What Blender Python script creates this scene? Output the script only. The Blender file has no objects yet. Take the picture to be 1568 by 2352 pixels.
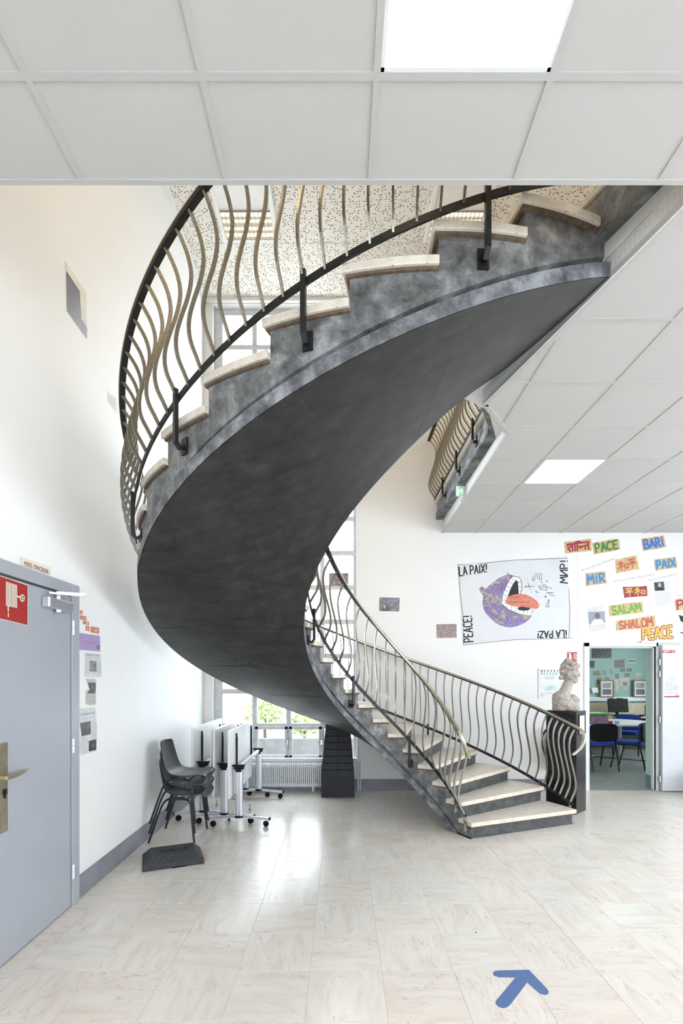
import bpy, bmesh, math, random
from mathutils import Vector, Matrix, noise
random.seed(7)
PI = math.pi
S = bpy.context.scene
COL = S.collection

# ------------------------------------------------------------------ camera
F = 1110.7; CX0 = 784.0; YH = 1556.0; EYE = 1.61
cam = bpy.data.cameras.new('camera'); cam_o = bpy.data.objects.new('camera', cam); COL.objects.link(cam_o)
cam.sensor_fit = 'HORIZONTAL'; cam.sensor_width = 24.0; cam.lens = 17.0
cam.shift_y = (YH - 1176.0) / 1568.0
cam.clip_start = 0.05; cam.clip_end = 200
cam_o.location = (0, 0, EYE); cam_o.rotation_euler = (PI / 2, 0, 0)
S.camera = cam_o
# ------------------------------------------------------------------ sky and exposure
w = bpy.data.worlds.new('sky'); S.world = w; w.use_nodes = True
bg = w.node_tree.nodes['Background']; bg.inputs[0].default_value = (0.84, 0.92, 1.0, 1); bg.inputs[1].default_value = 13.0
S.view_settings.view_transform = 'Standard'; S.view_settings.look = 'None'
S.view_settings.exposure = -0.46; S.view_settings.gamma = 1.0; S.view_settings.use_curve_mapping = False
S.cycles.max_bounces = 6; S.cycles.diffuse_bounces = 4; S.cycles.glossy_bounces = 3; S.cycles.transparent_max_bounces = 8
S.cycles.use_adaptive_sampling = True; S.cycles.adaptive_threshold = .08; S.cycles.adaptive_min_samples = 16
S.cycles.sample_clamp_indirect = 6.0; S.cycles.caustics_reflective = False; S.cycles.caustics_refractive = False
PANEL = 7.0      # ceiling light panels
UPLAMP = 3.2     # louvred lamps upstairs

# ------------------------------------------------------------------ materials
def newmat(name):
    m = bpy.data.materials.new(name); m.use_nodes = True
    nt = m.node_tree; b = nt.nodes['Principled BSDF']
    return m, nt, b
def N(nt, t, **kw):
    n = nt.nodes.new(t)
    for k, v in kw.items():
        if k in n.inputs.keys() if isinstance(k, str) else False: n.inputs[k].default_value = v
        else: setattr(n, k, v)
    return n
def ramp(nt, stops):
    r = nt.nodes.new('ShaderNodeValToRGB'); e = r.color_ramp.elements
    while len(e) > 1: e.remove(e[-1])
    e[0].position = stops[0][0]; e[0].color = (*stops[0][1], 1)
    for p, c in stops[1:]:
        x = e.new(p); x.color = (*c, 1)
    return r
def coords(nt, kind='Object', scale=(1, 1, 1), rot=(0, 0, 0)):
    t = nt.nodes.new('ShaderNodeTexCoord'); m = nt.nodes.new('ShaderNodeMapping')
    m.inputs['Scale'].default_value = scale; m.inputs['Rotation'].default_value = rot
    nt.links.new(t.outputs[kind], m.inputs['Vector']); return m
def noisenode(nt, vec, scale, detail=4, rough=.55, dist=0):
    n = nt.nodes.new('ShaderNodeTexNoise'); n.inputs['Scale'].default_value = scale; n.inputs['Detail'].default_value = detail
    n.inputs['Roughness'].default_value = rough; n.inputs['Distortion'].default_value = dist
    if vec is not None: nt.links.new(vec.outputs[0], n.inputs['Vector'])
    return n
def bump(nt, b, src, strength=.1, dist=.002):
    u = nt.nodes.new('ShaderNodeBump'); u.inputs['Strength'].default_value = strength; u.inputs['Distance'].default_value = dist
    nt.links.new(src, u.inputs['Height']); nt.links.new(u.outputs[0], b.inputs['Normal'])
MATS = {}
def plain(name, col, rough=.5, metal=0.0, spec=.5, var=.06, scale=9, bmp=0.0):
    """painted / plain surface with a faint mottling"""
    if name in MATS: return MATS[name]
    m, nt, b = newmat(name)
    v = coords(nt); n = noisenode(nt, v, scale, 3)
    lo = tuple(max(0, c * (1 - var)) for c in col); hi = tuple(min(1, c * (1 + var)) for c in col)
    r = ramp(nt, [(.3, lo), (.7, hi)]); nt.links.new(n.outputs[0], r.inputs[0]); nt.links.new(r.outputs[0], b.inputs['Base Color'])
    b.inputs['Roughness'].default_value = rough; b.inputs['Metallic'].default_value = metal; b.inputs['Specular IOR Level'].default_value = spec
    if bmp: bump(nt, b, n.outputs[0], bmp)
    MATS[name] = m; return m
def emit(name, col, s):
    m, nt, b = newmat(name); b.inputs['Base Color'].default_value = (*col, 1)
    b.inputs['Emission Color'].default_value = (*col, 1); b.inputs['Emission Strength'].default_value = s
    MATS[name] = m; return m

def m_wall(name, col):
    m, nt, b = newmat(name); v = coords(nt)
    n = noisenode(nt, v, 1.3, 5, .6); f = noisenode(nt, v, 160, 3, .6)
    r = ramp(nt, [(.25, tuple(c * .965 for c in col)), (.75, col)])
    nt.links.new(n.outputs[0], r.inputs[0]); nt.links.new(r.outputs[0], b.inputs['Base Color'])
    b.inputs['Roughness'].default_value = .55; b.inputs['Specular IOR Level'].default_value = .35
    bump(nt, b, f.outputs[0], .18, .002); MATS[name] = m; return m
WALL = m_wall('white_wall_paint', (.87, .865, .85))
WALLG = m_wall('mint_wall_paint', (.30, .46, .40))
PLASTER = plain('white_plaster', (.84, .83, .81), .6, var=.02)
GREYPAINT = plain('grey_door_paint', (.37, .385, .425), .38, var=.025, scale=3)
BASEGREY = plain('grey_baseboard_paint', (.22, .225, .255), .45, var=.12, scale=6)
WHITEPAINT = plain('white_gloss_paint', (.80, .82, .86), .35, var=.03)
FRAMEPAINT = plain('window_frame_paint', (.62, .63, .65), .5, var=.12, scale=14)

def m_floor():
    m, nt, b = newmat('cream_marble'); v = coords(nt, 'Object')
    oi = nt.nodes.new('ShaderNodeObjectInfo')
    add = nt.nodes.new('ShaderNodeVectorMath'); add.operation = 'ADD'
    mul = nt.nodes.new('ShaderNodeVectorMath'); mul.operation = 'SCALE'; mul.inputs['Scale'].default_value = 37
    cmb = nt.nodes.new('ShaderNodeCombineXYZ')
    for i in range(3): nt.links.new(oi.outputs['Random'], cmb.inputs[i])
    nt.links.new(cmb.outputs[0], mul.inputs[0]); nt.links.new(v.outputs[0], add.inputs[0]); nt.links.new(mul.outputs[0], add.inputs[1])
    st = nt.nodes.new('ShaderNodeMapping'); st.inputs['Scale'].default_value = (1.0, 5.0, 1); nt.links.new(add.outputs[0], st.inputs['Vector'])
    n = noisenode(nt, st, 3.2, 6, .6, .7)
    base = ramp(nt, [(.30, (.70, .635, .565)), (.5, (.775, .725, .665)), (.75, (.82, .785, .73))])
    nt.links.new(n.outputs[0], base.inputs[0])
    # thin veins that run along the cut
    st2 = nt.nodes.new('ShaderNodeMapping'); st2.inputs['Scale'].default_value = (.9, 3.6, 1); nt.links.new(add.outputs[0], st2.inputs['Vector'])
    n2 = noisenode(nt, st2, 4.5, 3, .55, .25)
    ab = nt.nodes.new('ShaderNodeMath'); ab.operation = 'SUBTRACT'; ab.inputs[1].default_value = .5; nt.links.new(n2.outputs[0], ab.inputs[0])
    ab2 = nt.nodes.new('ShaderNodeMath'); ab2.operation = 'ABSOLUTE'; nt.links.new(ab.outputs[0], ab2.inputs[0])
    vr = ramp(nt, [(0.0, (.55, .55, .55)), (.006, (.32, .32, .32)), (.014, (0, 0, 0))]); nt.links.new(ab2.outputs[0], vr.inputs[0])
    n3 = noisenode(nt, add, 5, 2); mk = ramp(nt, [(.45, (0, 0, 0)), (.6, (1, 1, 1))]); nt.links.new(n3.outputs[0], mk.inputs[0])
    mm = nt.nodes.new('ShaderNodeMath'); mm.operation = 'MULTIPLY'; nt.links.new(vr.outputs[0], mm.inputs[0]); nt.links.new(mk.outputs[0], mm.inputs[1])
    mx = nt.nodes.new('ShaderNodeMixRGB'); nt.links.new(mm.outputs[0], mx.inputs[0]); nt.links.new(base.outputs[0], mx.inputs[1]); mx.inputs[2].default_value = (.36, .30, .25, 1)
    # dark pits
    st3 = nt.nodes.new('ShaderNodeMapping'); st3.inputs['Scale'].default_value = (1, 1.8, 1); nt.links.new(add.outputs[0], st3.inputs['Vector'])
    n4 = noisenode(nt, st3, 22, 3, .6); n5 = noisenode(nt, add, 3.1, 1)
    pm = nt.nodes.new('ShaderNodeMath'); pm.operation = 'MULTIPLY_ADD'; pm.inputs[1].default_value = .35; nt.links.new(n5.outputs[0], pm.inputs[0]); nt.links.new(n4.outputs[0], pm.inputs[2])
    pr = ramp(nt, [(.955, (0, 0, 0)), (.975, (1, 1, 1))]); nt.links.new(pm.outputs[0], pr.inputs[0])
    mx2 = nt.nodes.new('ShaderNodeMixRGB'); nt.links.new(pr.outputs[0], mx2.inputs[0]); nt.links.new(mx.outputs[0], mx2.inputs[1]); mx2.inputs[2].default_value = (.16, .13, .11, 1)
    # each slab its own tint
    tr = ramp(nt, [(0, (.95, .92, .90)), (.5, (1, .985, .97)), (1, (.98, 1, 1.0))]); nt.links.new(oi.outputs['Random'], tr.inputs[0])
    mx3 = nt.nodes.new('ShaderNodeMixRGB'); mx3.blend_type = 'MULTIPLY'; mx3.inputs[0].default_value = 1; nt.links.new(mx2.outputs[0], mx3.inputs[1]); nt.links.new(tr.outputs[0], mx3.inputs[2])
    nt.links.new(mx3.outputs[0], b.inputs['Base Color'])
    nr = noisenode(nt, add, 3, 2); rr = nt.nodes.new('ShaderNodeMath'); rr.operation = 'MULTIPLY_ADD'; rr.inputs[1].default_value = .10; rr.inputs[2].default_value = .18
    nt.links.new(nr.outputs[0], rr.inputs[0]); nt.links.new(rr.outputs[0], b.inputs['Roughness'])
    b.inputs['Specular IOR Level'].default_value = .7
    return m
MARBLE = m_floor()
def m_tread():
    m, nt, b = newmat('cream_travertine'); v = coords(nt, 'Object'); n = noisenode(nt, v, 14, 6, .65)
    base = ramp(nt, [(.3, (.60, .53, .44)), (.55, (.72, .665, .58)), (.8, (.78, .735, .66))]); nt.links.new(n.outputs[0], base.inputs[0])
    n2 = noisenode(nt, v, 60, 3, .6); pr = ramp(nt, [(.28, (.35, .27, .2)), (.36, (1, 1, 1))]); nt.links.new(n2.outputs[0], pr.inputs[0])
    mx = nt.nodes.new('ShaderNodeMixRGB'); mx.blend_type = 'MULTIPLY'; mx.inputs[0].default_value = .8; nt.links.new(base.outputs[0], mx.inputs[1]); nt.links.new(pr.outputs[0], mx.inputs[2])
    nt.links.new(mx.outputs[0], b.inputs['Base Color']); b.inputs['Roughness'].default_value = .32; bump(nt, b, n2.outputs[0], .15, .001); return m
TREAD = m_tread()
def m_bed():
    return plain('brown_mortar_bed', (.13, .09, .06), .9, var=.4, scale=30)
def m_concrete(name, stops, streak, rough, spec=.4):
    m, nt, b = newmat(name); v = coords(nt, 'Object'); n = noisenode(nt, v, 7.5, 9, .70, .15)
    base = ramp(nt, stops); nt.links.new(n.outputs[0], base.inputs[0])
    vs = coords(nt, 'Object', streak); n2 = noisenode(nt, vs, 6, 6, .6, .4)
    r2 = ramp(nt, [(.3, (.6, .6, .6)), (.7, (1.25, 1.25, 1.25))]); nt.links.new(n2.outputs[0], r2.inputs[0])
    mx = nt.nodes.new('ShaderNodeMixRGB'); mx.blend_type = 'MULTIPLY'; mx.inputs[0].default_value = .8
    nt.links.new(base.outputs[0], mx.inputs[1]); nt.links.new(r2.outputs[0], mx.inputs[2])
    n3 = noisenode(nt, v, 45, 3, .7); sp = ramp(nt, [(.70, (0, 0, 0)), (.76, (1, 1, 1))]); nt.links.new(n3.outputs[0], sp.inputs[0])
    mx2 = nt.nodes.new('ShaderNodeMixRGB'); nt.links.new(sp.outputs[0], mx2.inputs[0]); nt.links.new(mx.outputs[0], mx2.inputs[1]); mx2.inputs[2].default_value = tuple(c * 1.9 for c in stops[-1][1]) + (1,)
    nt.links.new(mx2.outputs[0], b.inputs['Base Color']); b.inputs['Roughness'].default_value = rough; b.inputs['Specular IOR Level'].default_value = spec
    bump(nt, b, n.outputs[0], .25, .004); return m
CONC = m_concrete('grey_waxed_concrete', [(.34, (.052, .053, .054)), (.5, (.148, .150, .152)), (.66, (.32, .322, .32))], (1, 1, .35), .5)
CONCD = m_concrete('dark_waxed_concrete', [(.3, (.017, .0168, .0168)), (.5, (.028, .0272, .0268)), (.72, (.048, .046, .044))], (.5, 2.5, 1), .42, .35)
CONCB = m_concrete('worn_concrete_edge', [(.35, (.05, .05, .055)), (.5, (.15, .155, .17)), (.62, (.30, .31, .33))], (1, 1, 1), .6)
RISER = plain('dark_riser_concrete', (.068, .070, .074), .45, var=.45, scale=11, bmp=.2)
BLACKIRON = plain('black_iron', (.018, .019, .021), .38, .3, var=.3, scale=30)
def m_steel():
    m, nt, b = newmat('brushed_steel'); v = coords(nt, 'Object', (4, 4, 30)); n = noisenode(nt, v, 8, 3)
    r = ramp(nt, [(.3, (.20, .185, .155)), (.7, (.35, .335, .295))]); nt.links.new(n.outputs[0], r.inputs[0]); nt.links.new(r.outputs[0], b.inputs['Base Color'])
    b.inputs['Metallic'].default_value = .9; b.inputs['Roughness'].default_value = .33; return m
STEEL = m_steel()
BRASS = plain('worn_brass', (.55, .49, .34), .3, .9, var=.15, scale=20)
CHROME = plain('satin_chrome', (.68, .69, .71), .25, .95, var=.05)
ALU = plain('silver_aluminium', (.63, .65, .69), .35, .7, var=.04)
BLACKPL = plain('black_plastic', (.010, .010, .012), .55, var=.2, spec=.15)
MATTBLACK = plain('matt_black_laminate', (.013, .0135, .017), .5, var=.3, spec=.3)
DARKBOX = plain('black_laminate', (.013, .013, .016), .22, var=.3, scale=4)
GREYPL = plain('charcoal_shell_plastic', (.036, .038, .044), .38, var=.1)
RUBBER = plain('black_recycled_rubber', (.035, .037, .040), .7, var=.3, scale=40, bmp=.3)
TABLEWHITE = plain('white_laminate', (.83, .83, .82), .4, var=.02)
PAPER = plain('white_paper', (.80, .81, .83), .7, var=.03)
PAPERC = plain('cream_paper', (.72, .70, .58), .7, var=.05)
NEWS = plain('newsprint', (.62, .64, .66), .8, var=.08, scale=20)
NEWSY = plain('yellowed_newsprint', (.55, .53, .45), .8, var=.1, scale=20)
INK = plain('black_ink', (.02, .02, .022), .7)
INKG = plain('grey_print', (.30, .31, .33), .8)
INKL = plain('pale_grey_print', (.46, .47, .50), .8)
RADW = plain('radiator_enamel', (.80, .81, .84), .35, var=.02)
def m_kraft(): return plain('gold_kraft_card', (.60, .41, .19), .6, var=.22, scale=26)
KRAFT = m_kraft()
RED = plain('sign_red', (.36, .026, .022), .4, var=.05)
PRED = plain('paint_dark_red', (.33, .035, .06), .6, var=.25, scale=40); PRED2 = plain('paint_brick_red', (.46, .11, .075), .6, var=.25, scale=40)
PGREEN = plain('paint_green', (.05, .22, .045), .6, var=.3, scale=40); PGREEN2 = plain('paint_leaf_green', (.13, .36, .07), .6, var=.3, scale=40)
PBLUE = plain('paint_blue', (.035, .17, .56), .6, var=.25, scale=40); PBLUE2 = plain('paint_sky_blue', (.035, .24, .55), .6, var=.25, scale=40)
PYEL = plain('paint_yellow', (.62, .44, .08), .6, var=.25, scale=40)
ORANGE = plain('orange_paper', (.56, .21, .13), .7, var=.15, scale=60)
PURPLE = plain('lilac_paper', (.36, .29, .52), .7, var=.06, scale=12)
def m_photo(name, cols, scale=24):
    if name in MATS: return MATS[name]
    m, nt, b = newmat(name); v = coords(nt); n = noisenode(nt, v, scale, 6, .75, .6)
    st = [(.28 + .44 * i / max(1, len(cols) - 1), c) for i, c in enumerate(cols)]
    r = ramp(nt, st); nt.links.new(n.outputs[0], r.inputs[0]); nt.links.new(r.outputs[0], b.inputs['Base Color']); b.inputs['Roughness'].default_value = .35
    MATS[name] = m; return m
PH_DARK = m_photo('dark_photo', [(.012, .012, .013), (.025, .024, .022), (.07, .065, .06), (.34, .32, .30)])
PH_GREY = m_photo('grey_photo', [(.05, .05, .055), (.2, .2, .21), (.42, .42, .42)])
PH_BROWN = m_photo('brown_photo', [(.10, .07, .08), (.28, .20, .19), (.5, .42, .40)])
PH_GREEN = m_photo('green_photo', [(.03, .05, .02), (.12, .15, .05), (.5, .47, .32)])
PH_VIOLET = m_photo('faded_violet_photo', [(.07, .05, .065), (.10, .078, .09), (.15, .12, .135)], 9)
def m_glass():
    m = bpy.data.materials.new('window_glass'); m.use_nodes = True; nt = m.node_tree; nt.nodes.clear()
    o = nt.nodes.new('ShaderNodeOutputMaterial'); t = nt.nodes.new('ShaderNodeBsdfTransparent'); g = nt.nodes.new('ShaderNodeBsdfGlossy'); x = nt.nodes.new('ShaderNodeMixShader')
    t.inputs[0].default_value = (.96, .97, .97, 1); g.inputs['Roughness'].default_value = .05; x.inputs[0].default_value = .05
    v = coords(nt, 'Object'); n = noisenode(nt, v, 30, 4); r = ramp(nt, [(.3, (.03, .03, .03)), (.8, (.07, .07, .07))]); nt.links.new(n.outputs[0], r.inputs[0]); nt.links.new(r.outputs[0], x.inputs[0])
    nt.links.new(t.outputs[0], x.inputs[1]); nt.links.new(g.outputs[0], x.inputs[2]); nt.links.new(x.outputs[0], o.inputs[0]); return m
GLASS = m_glass()
def m_ceil(name, col):
    m, nt, b = newmat(name); v = coords(nt, 'Object'); f = noisenode(nt, v, 90, 4, .7); n = noisenode(nt, v, 2.5, 3)
    oi = nt.nodes.new('ShaderNodeObjectInfo')
    r = ramp(nt, [(.3, tuple(c * .97 for c in col)), (.7, col)]); nt.links.new(n.outputs[0], r.inputs[0])
    tr = ramp(nt, [(0, (.97, .97, .97)), (1, (1, 1, 1))]); nt.links.new(oi.outputs['Random'], tr.inputs[0])
    mx = nt.nodes.new('ShaderNodeMixRGB'); mx.blend_type = 'MULTIPLY'; mx.inputs[0].default_value = 1; nt.links.new(r.outputs[0], mx.inputs[1]); nt.links.new(tr.outputs[0], mx.inputs[2])
    nt.links.new(mx.outputs[0], b.inputs['Base Color']); b.inputs['Roughness'].default_value = .85; b.inputs['Specular IOR Level'].default_value = .2; bump(nt, b, f.outputs[0], .3, .002); return m
CTILE = m_ceil('mineral_fibre_tile', (.53, .515, .495))
CBAR = plain('ceiling_grid_enamel', (.48, .468, .45), .5, var=.02)
def m_perf(name, col, hole, scale, size):
    m, nt, b = newmat(name); v = coords(nt, 'Object', (1, 1, 1))
    vo = nt.nodes.new('ShaderNodeTexVoronoi'); vo.inputs['Scale'].default_value = scale; vo.inputs['Randomness'].default_value = .55; nt.links.new(v.outputs[0], vo.inputs['Vector'])
    r = ramp(nt, [(size, hole), (size + .05, col)]); nt.links.new(vo.outputs['Distance'], r.inputs[0])
    nt.links.new(r.outputs[0], b.inputs['Base Color']); b.inputs['Roughness'].default_value = .8; MATS[name] = m; return m
PERF = m_perf('perforated_plaster', (.80, .755, .68), (.16, .13, .11), 36, .28)
PERFB = m_perf('perforated_metal', (.76, .76, .75), (.5, .5, .5), 130, .28)
STONE = None
def m_stone():
    m, nt, b = newmat('rough_grey_stone'); v = coords(nt); n = noisenode(nt, v, 28, 8, .75); r = ramp(nt, [(.3, (.20, .165, .14)), (.5, (.42, .37, .335)), (.72, (.62, .58, .54))])
    nt.links.new(n.outputs[0], r.inputs[0]); nt.links.new(r.outputs[0], b.inputs['Base Color']); b.inputs['Roughness'].default_value = .9; bump(nt, b, n.outputs[0], .8, .008); return m
STONE = m_stone()
BLUEFAB = plain('blue_upholstery', (.015, .055, .33), .8, var=.2, scale=60)
LINO = plain('grey_green_lino', (.30, .33, .30), .35, var=.12, scale=5)
WOODL = plain('pale_beech_laminate', (.56, .48, .34), .45, var=.08, scale=12)
WOODF = plain('oak_picture_frame', (.23, .14, .06), .5, var=.2, scale=30)
GREENLID = plain('green_lid_plastic', (.06, .50, .06), .4, var=.05)
LEAF = plain('leaf_green', (.03, .09, .02), .45, var=.35, scale=12)
STICKER = plain('blue_floor_vinyl', (.085, .155, .34), .55, var=.06, scale=60)

# ------------------------------------------------------------------ mesh helpers
class MB:
    def __init__(s): s.v = []; s.f = []; s.m = []
    def add(s, vs, fs, mi=0):
        o = len(s.v); s.v += [tuple(x) for x in vs]
        for f in fs: s.f.append(tuple(i + o for i in f)); s.m.append(mi)
        return s
    def box(s, c, d, M=None, mi=0):
        hx, hy, hz = d[0] / 2, d[1] / 2, d[2] / 2
        P = [Vector((x * hx, y * hy, z * hz)) for z in (-1, 1) for y in (-1, 1) for x in (-1, 1)]
        if M is not None: P = [M @ p for p in P]
        P = [p + Vector(c) for p in P]
        return s.add(P, [(0, 2, 3, 1), (4, 5, 7, 6), (0, 1, 5, 4), (2, 6, 7, 3), (0, 4, 6, 2), (1, 3, 7, 5)], mi)
    def b2(s, a, b, mi=0):
        return s.box([(a[i] + b[i]) / 2 for i in range(3)], [abs(b[i] - a[i]) for i in range(3)], None, mi)
    def prism(s, poly, ext, mi=0):
        """closed polygon (3-D points) pushed along ext"""
        n = len(poly); a = [Vector(p) for p in poly]; e = Vector(ext); b = [p + e for p in a]
        nrm = Vector((0, 0, 0))
        for i in range(n): nrm += a[i].cross(a[(i + 1) % n])
        if nrm.dot(e) > 0: a.reverse(); b.reverse()
        fs = [tuple(range(n)), tuple(range(2 * n - 1, n - 1, -1))] + [((i + 1) % n, i, n + i, n + (i + 1) % n) for i in range(n)]
        return s.add(a + b, fs, mi)
    def tube(s, path, r, seg=8, mi=0, cap=True):
        path = [Vector(p) for p in path]; n = len(path); rr = r if isinstance(r, (list, tuple)) else [r] * n
        rings = []; up = None
        for i, p in enumerate(path):
            t = (path[min(i + 1, n - 1)] - path[max(i - 1, 0)]).normalized()
            if up is None: up = Vector((0, 0, 1)) if abs(t.z) < .9 else Vector((1, 0, 0))
            a = (up - t * up.dot(t)).normalized(); b = t.cross(a); up = a
            rings.append([p + (a * math.cos(2 * PI * k / seg) + b * math.sin(2 * PI * k / seg)) * rr[i] for k in range(seg)])
        vs = [q for rg in rings for q in rg]; fs = []
        for i in range(n - 1):
            for k in range(seg): fs.append((i * seg + k, i * seg + (k + 1) % seg, (i + 1) * seg + (k + 1) % seg, (i + 1) * seg + k))
        if cap: fs.append(tuple(range(seg - 1, -1, -1))); fs.append(tuple((n - 1) * seg + k for k in range(seg)))
        return s.add(vs, fs, mi)
    def sweep(s, frames, sec, mi=0, cap=True):
        """frames: (point, axis a, axis b); sec: list of (a, b) in order"""
        m = len(sec); vs = []
        for p, a, b in frames:
            p = Vector(p)
            for (x, y) in sec: vs.append(p + Vector(a) * x + Vector(b) * y)
        n = len(frames); fs = []
        for i in range(n - 1):
            for k in range(m): fs.append((i * m + k, (i + 1) * m + k, (i + 1) * m + (k + 1) % m, i * m + (k + 1) % m))
        if cap: fs.append(tuple(range(m))); fs.append(tuple((n - 1) * m + k for k in range(m - 1, -1, -1)))
        return s.add(vs, fs, mi)
    def lathe(s, c, prof, seg=20, mi=0):
        vs = []; c = Vector(c)
        for r, z in prof:
            for k in range(seg): vs.append(c + Vector((r * math.cos(2 * PI * k / seg), r * math.sin(2 * PI * k / seg), z)))
        fs = []
        for i in range(len(prof) - 1):
            for k in range(seg): fs.append((i * seg + k, i * seg + (k + 1) % seg, (i + 1) * seg + (k + 1) % seg, (i + 1) * seg + k))
        fs.append(tuple(range(seg - 1, -1, -1))); fs.append(tuple((len(prof) - 1) * seg + k for k in range(seg)))
        return s.add(vs, fs, mi)
    def data(s, name, mats, smooth=False):
        me = bpy.data.meshes.new(name); me.from_pydata(s.v, [], s.f); me.update()
        for m in (mats if isinstance(mats, (list, tuple)) else [mats]): me.materials.append(m)
        for p, i in zip(me.polygons, s.m): p.material_index = i
        bm = bmesh.new(); bm.from_mesh(me); bmesh.ops.recalc_face_normals(bm, faces=bm.faces); bm.to_mesh(me); bm.free()
        if smooth:
            for p in me.polygons: p.use_smooth = True
            try: me.set_sharp_from_angle(angle=math.radians(38))
            except Exception: pass
        return me
    def build(s, name, mats, parent=None, smooth=False, bevel=0.0):
        o = bpy.data.objects.new(name, s.data(name, mats, smooth)); COL.objects.link(o)
        if parent is not None: o.parent = parent
        if bevel:
            b = o.modifiers.new('edge', 'BEVEL'); b.width = bevel; b.segments = 2; b.limit_method = 'ANGLE'; b.angle_limit = math.radians(40)
        return o
def inst(name, me, parent=None, loc=(0, 0, 0), rz=0, rot=None):
    o = bpy.data.objects.new(name, me); COL.objects.link(o); o.location = loc; o.rotation_euler = rot or (0, 0, rz)
    if parent is not None: o.parent = parent
    return o
def tag(o, label, cat, group=None, kind=None):
    o['label'] = label; o['category'] = cat
    if group: o['group'] = group
    if kind: o['kind'] = kind
    return o
def thing(name, label, cat, loc=(0, 0, 0), rz=0, group=None):
    o = bpy.data.objects.new(name, None); COL.objects.link(o); o.location = loc; o.rotation_euler = (0, 0, rz); o.empty_display_size = .1
    return tag(o, label, cat, group)
def struct(o, label=None, cat=None):
    o['kind'] = 'structure'
    if label: o['label'] = label
    if cat: o['category'] = cat
    return o
def RZ(a): return Matrix.Rotation(a, 3, 'Z')
def catmull(pts, n=6):
    P = [Vector(p) for p in pts]; P = [P[0] * 2 - P[1]] + P + [P[-1] * 2 - P[-2]]; out = []
    for i in range(1, len(P) - 2):
        for k in range(n):
            t = k / n; a, b, c, d = P[i - 1], P[i], P[i + 1], P[i + 2]
            out.append(.5 * ((2 * b) + (c - a) * t + (2 * a - 5 * b + 4 * c - d) * t * t + (3 * b - a - 3 * c + d) * t ** 3))
    out.append(P[-2]); return out

# ------------------------------------------------------------------ the place: measured planes
YF = 6.90                # inner face of the far wall
ZC = 3.67                # suspended ceiling
ZU = 7.0                 # ceiling of the upper hall
RH = 0.1647              # riser
ZF2 = 25 * RH            # upper floor level
XR = 6.2                 # right wall
YB = -3.6                # wall behind the photographer
def xw(y): return -1.91 - .016 * (y - 3.0)      # face of the left wall
class FarWall:
    n = Vector((0, -1, 0))
    def P(s, x, y, off=0.0): return Vector(((x - CX0) / F * YF, YF - off, EYE - (y - YH) / F * YF))
class LeftWall:
    n = Vector((1, .016, 0)).normalized()
    def P(s, x, y, off=0.0):
        a = (x - CX0) / F; Y = (-1.91 + .048) / (a + .016); return Vector((xw(Y), Y, EYE - (y - YH) / F * Y)) + s.n * off
class RoomWall:          # end wall of the office behind the doorway
    n = Vector((0, -1, 0)); Y = 11.3
    def P(s, x, y, off=0.0): return Vector(((x - CX0) / F * s.Y, s.Y - off, EYE - (y - YH) / F * s.Y))
class DoorLeaf:          # open door leaf that stands in front of the far wall
    n = Vector((0, -1, 0)); Y = 6.80
    def P(s, x, y, off=0.0): return Vector(((x - CX0) / F * s.Y, s.Y - off, EYE - (y - YH) / F * s.Y))
FW, LW, OW, DL = FarWall(), LeftWall(), RoomWall(), DoorLeaf()
def crop(ox, oy, sc): return lambda pts: [(ox + a / sc, oy + b / sc) for a, b in pts]
def sheet(name, plane, pts, mat, parent=None, off=.001, th=.0015, mb=None):
    """flat sheet (paper, card, paint) of real thickness on a wall; pts clockwise in the photograph's frame"""
    m = mb or MB(); m.prism([plane.P(x, y, off) for x, y in pts], plane.n * th)
    return m if mb is not None else m.build(name, mat, parent)
def bil(q, u, v):
    (x0, y0), (x1, y1), (x2, y2), (x3, y3) = q    # TL TR BR BL, v down
    return ((x0 * (1 - u) + x1 * u) * (1 - v) + (x3 * (1 - u) + x2 * u) * v, (y0 * (1 - u) + y1 * u) * (1 - v) + (y3 * (1 - u) + y2 * u) * v)
def rect(x0, y0, x1, y1): return [(x0, y0), (x1, y0), (x1, y1), (x0, y1)]
def ribbon(mb, plane, pts, wpx, off, th=.0006, mi=0):
    """a painted stroke of width wpx along pts"""
    for i in range(len(pts) - 1):
        (x0, y0), (x1, y1) = pts[i], pts[i + 1]; L = math.hypot(x1 - x0, y1 - y0)
        if L < 1e-6: continue
        dx, dy = (x1 - x0) / L, (y1 - y0) / L; h = wpx / 2; e = h * .55
        q = [(x0 - dx * e - dy * h * .8, y0 - dy * e + dx * h * .8), (x0 + dx * 0 - dy * h, y0 + dx * h), (x1 - dy * h, y1 + dx * h), (x1 + dx * e - dy * h * .6, y1 + dy * e + dx * h * .6), (x1 + dx * e + dy * h * .6, y1 + dy * e - dx * h * .6), (x1 + dy * h, y1 - dx * h), (x0 + dy * h, y0 - dx * h), (x0 - dx * e + dy * h * .8, y0 - dy * e - dx * h * .8)]
        P = [plane.P(x, y, off + th + i * 2e-6) for x, y in q]
        mb.add(P, [tuple(range(8))], mi)
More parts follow.
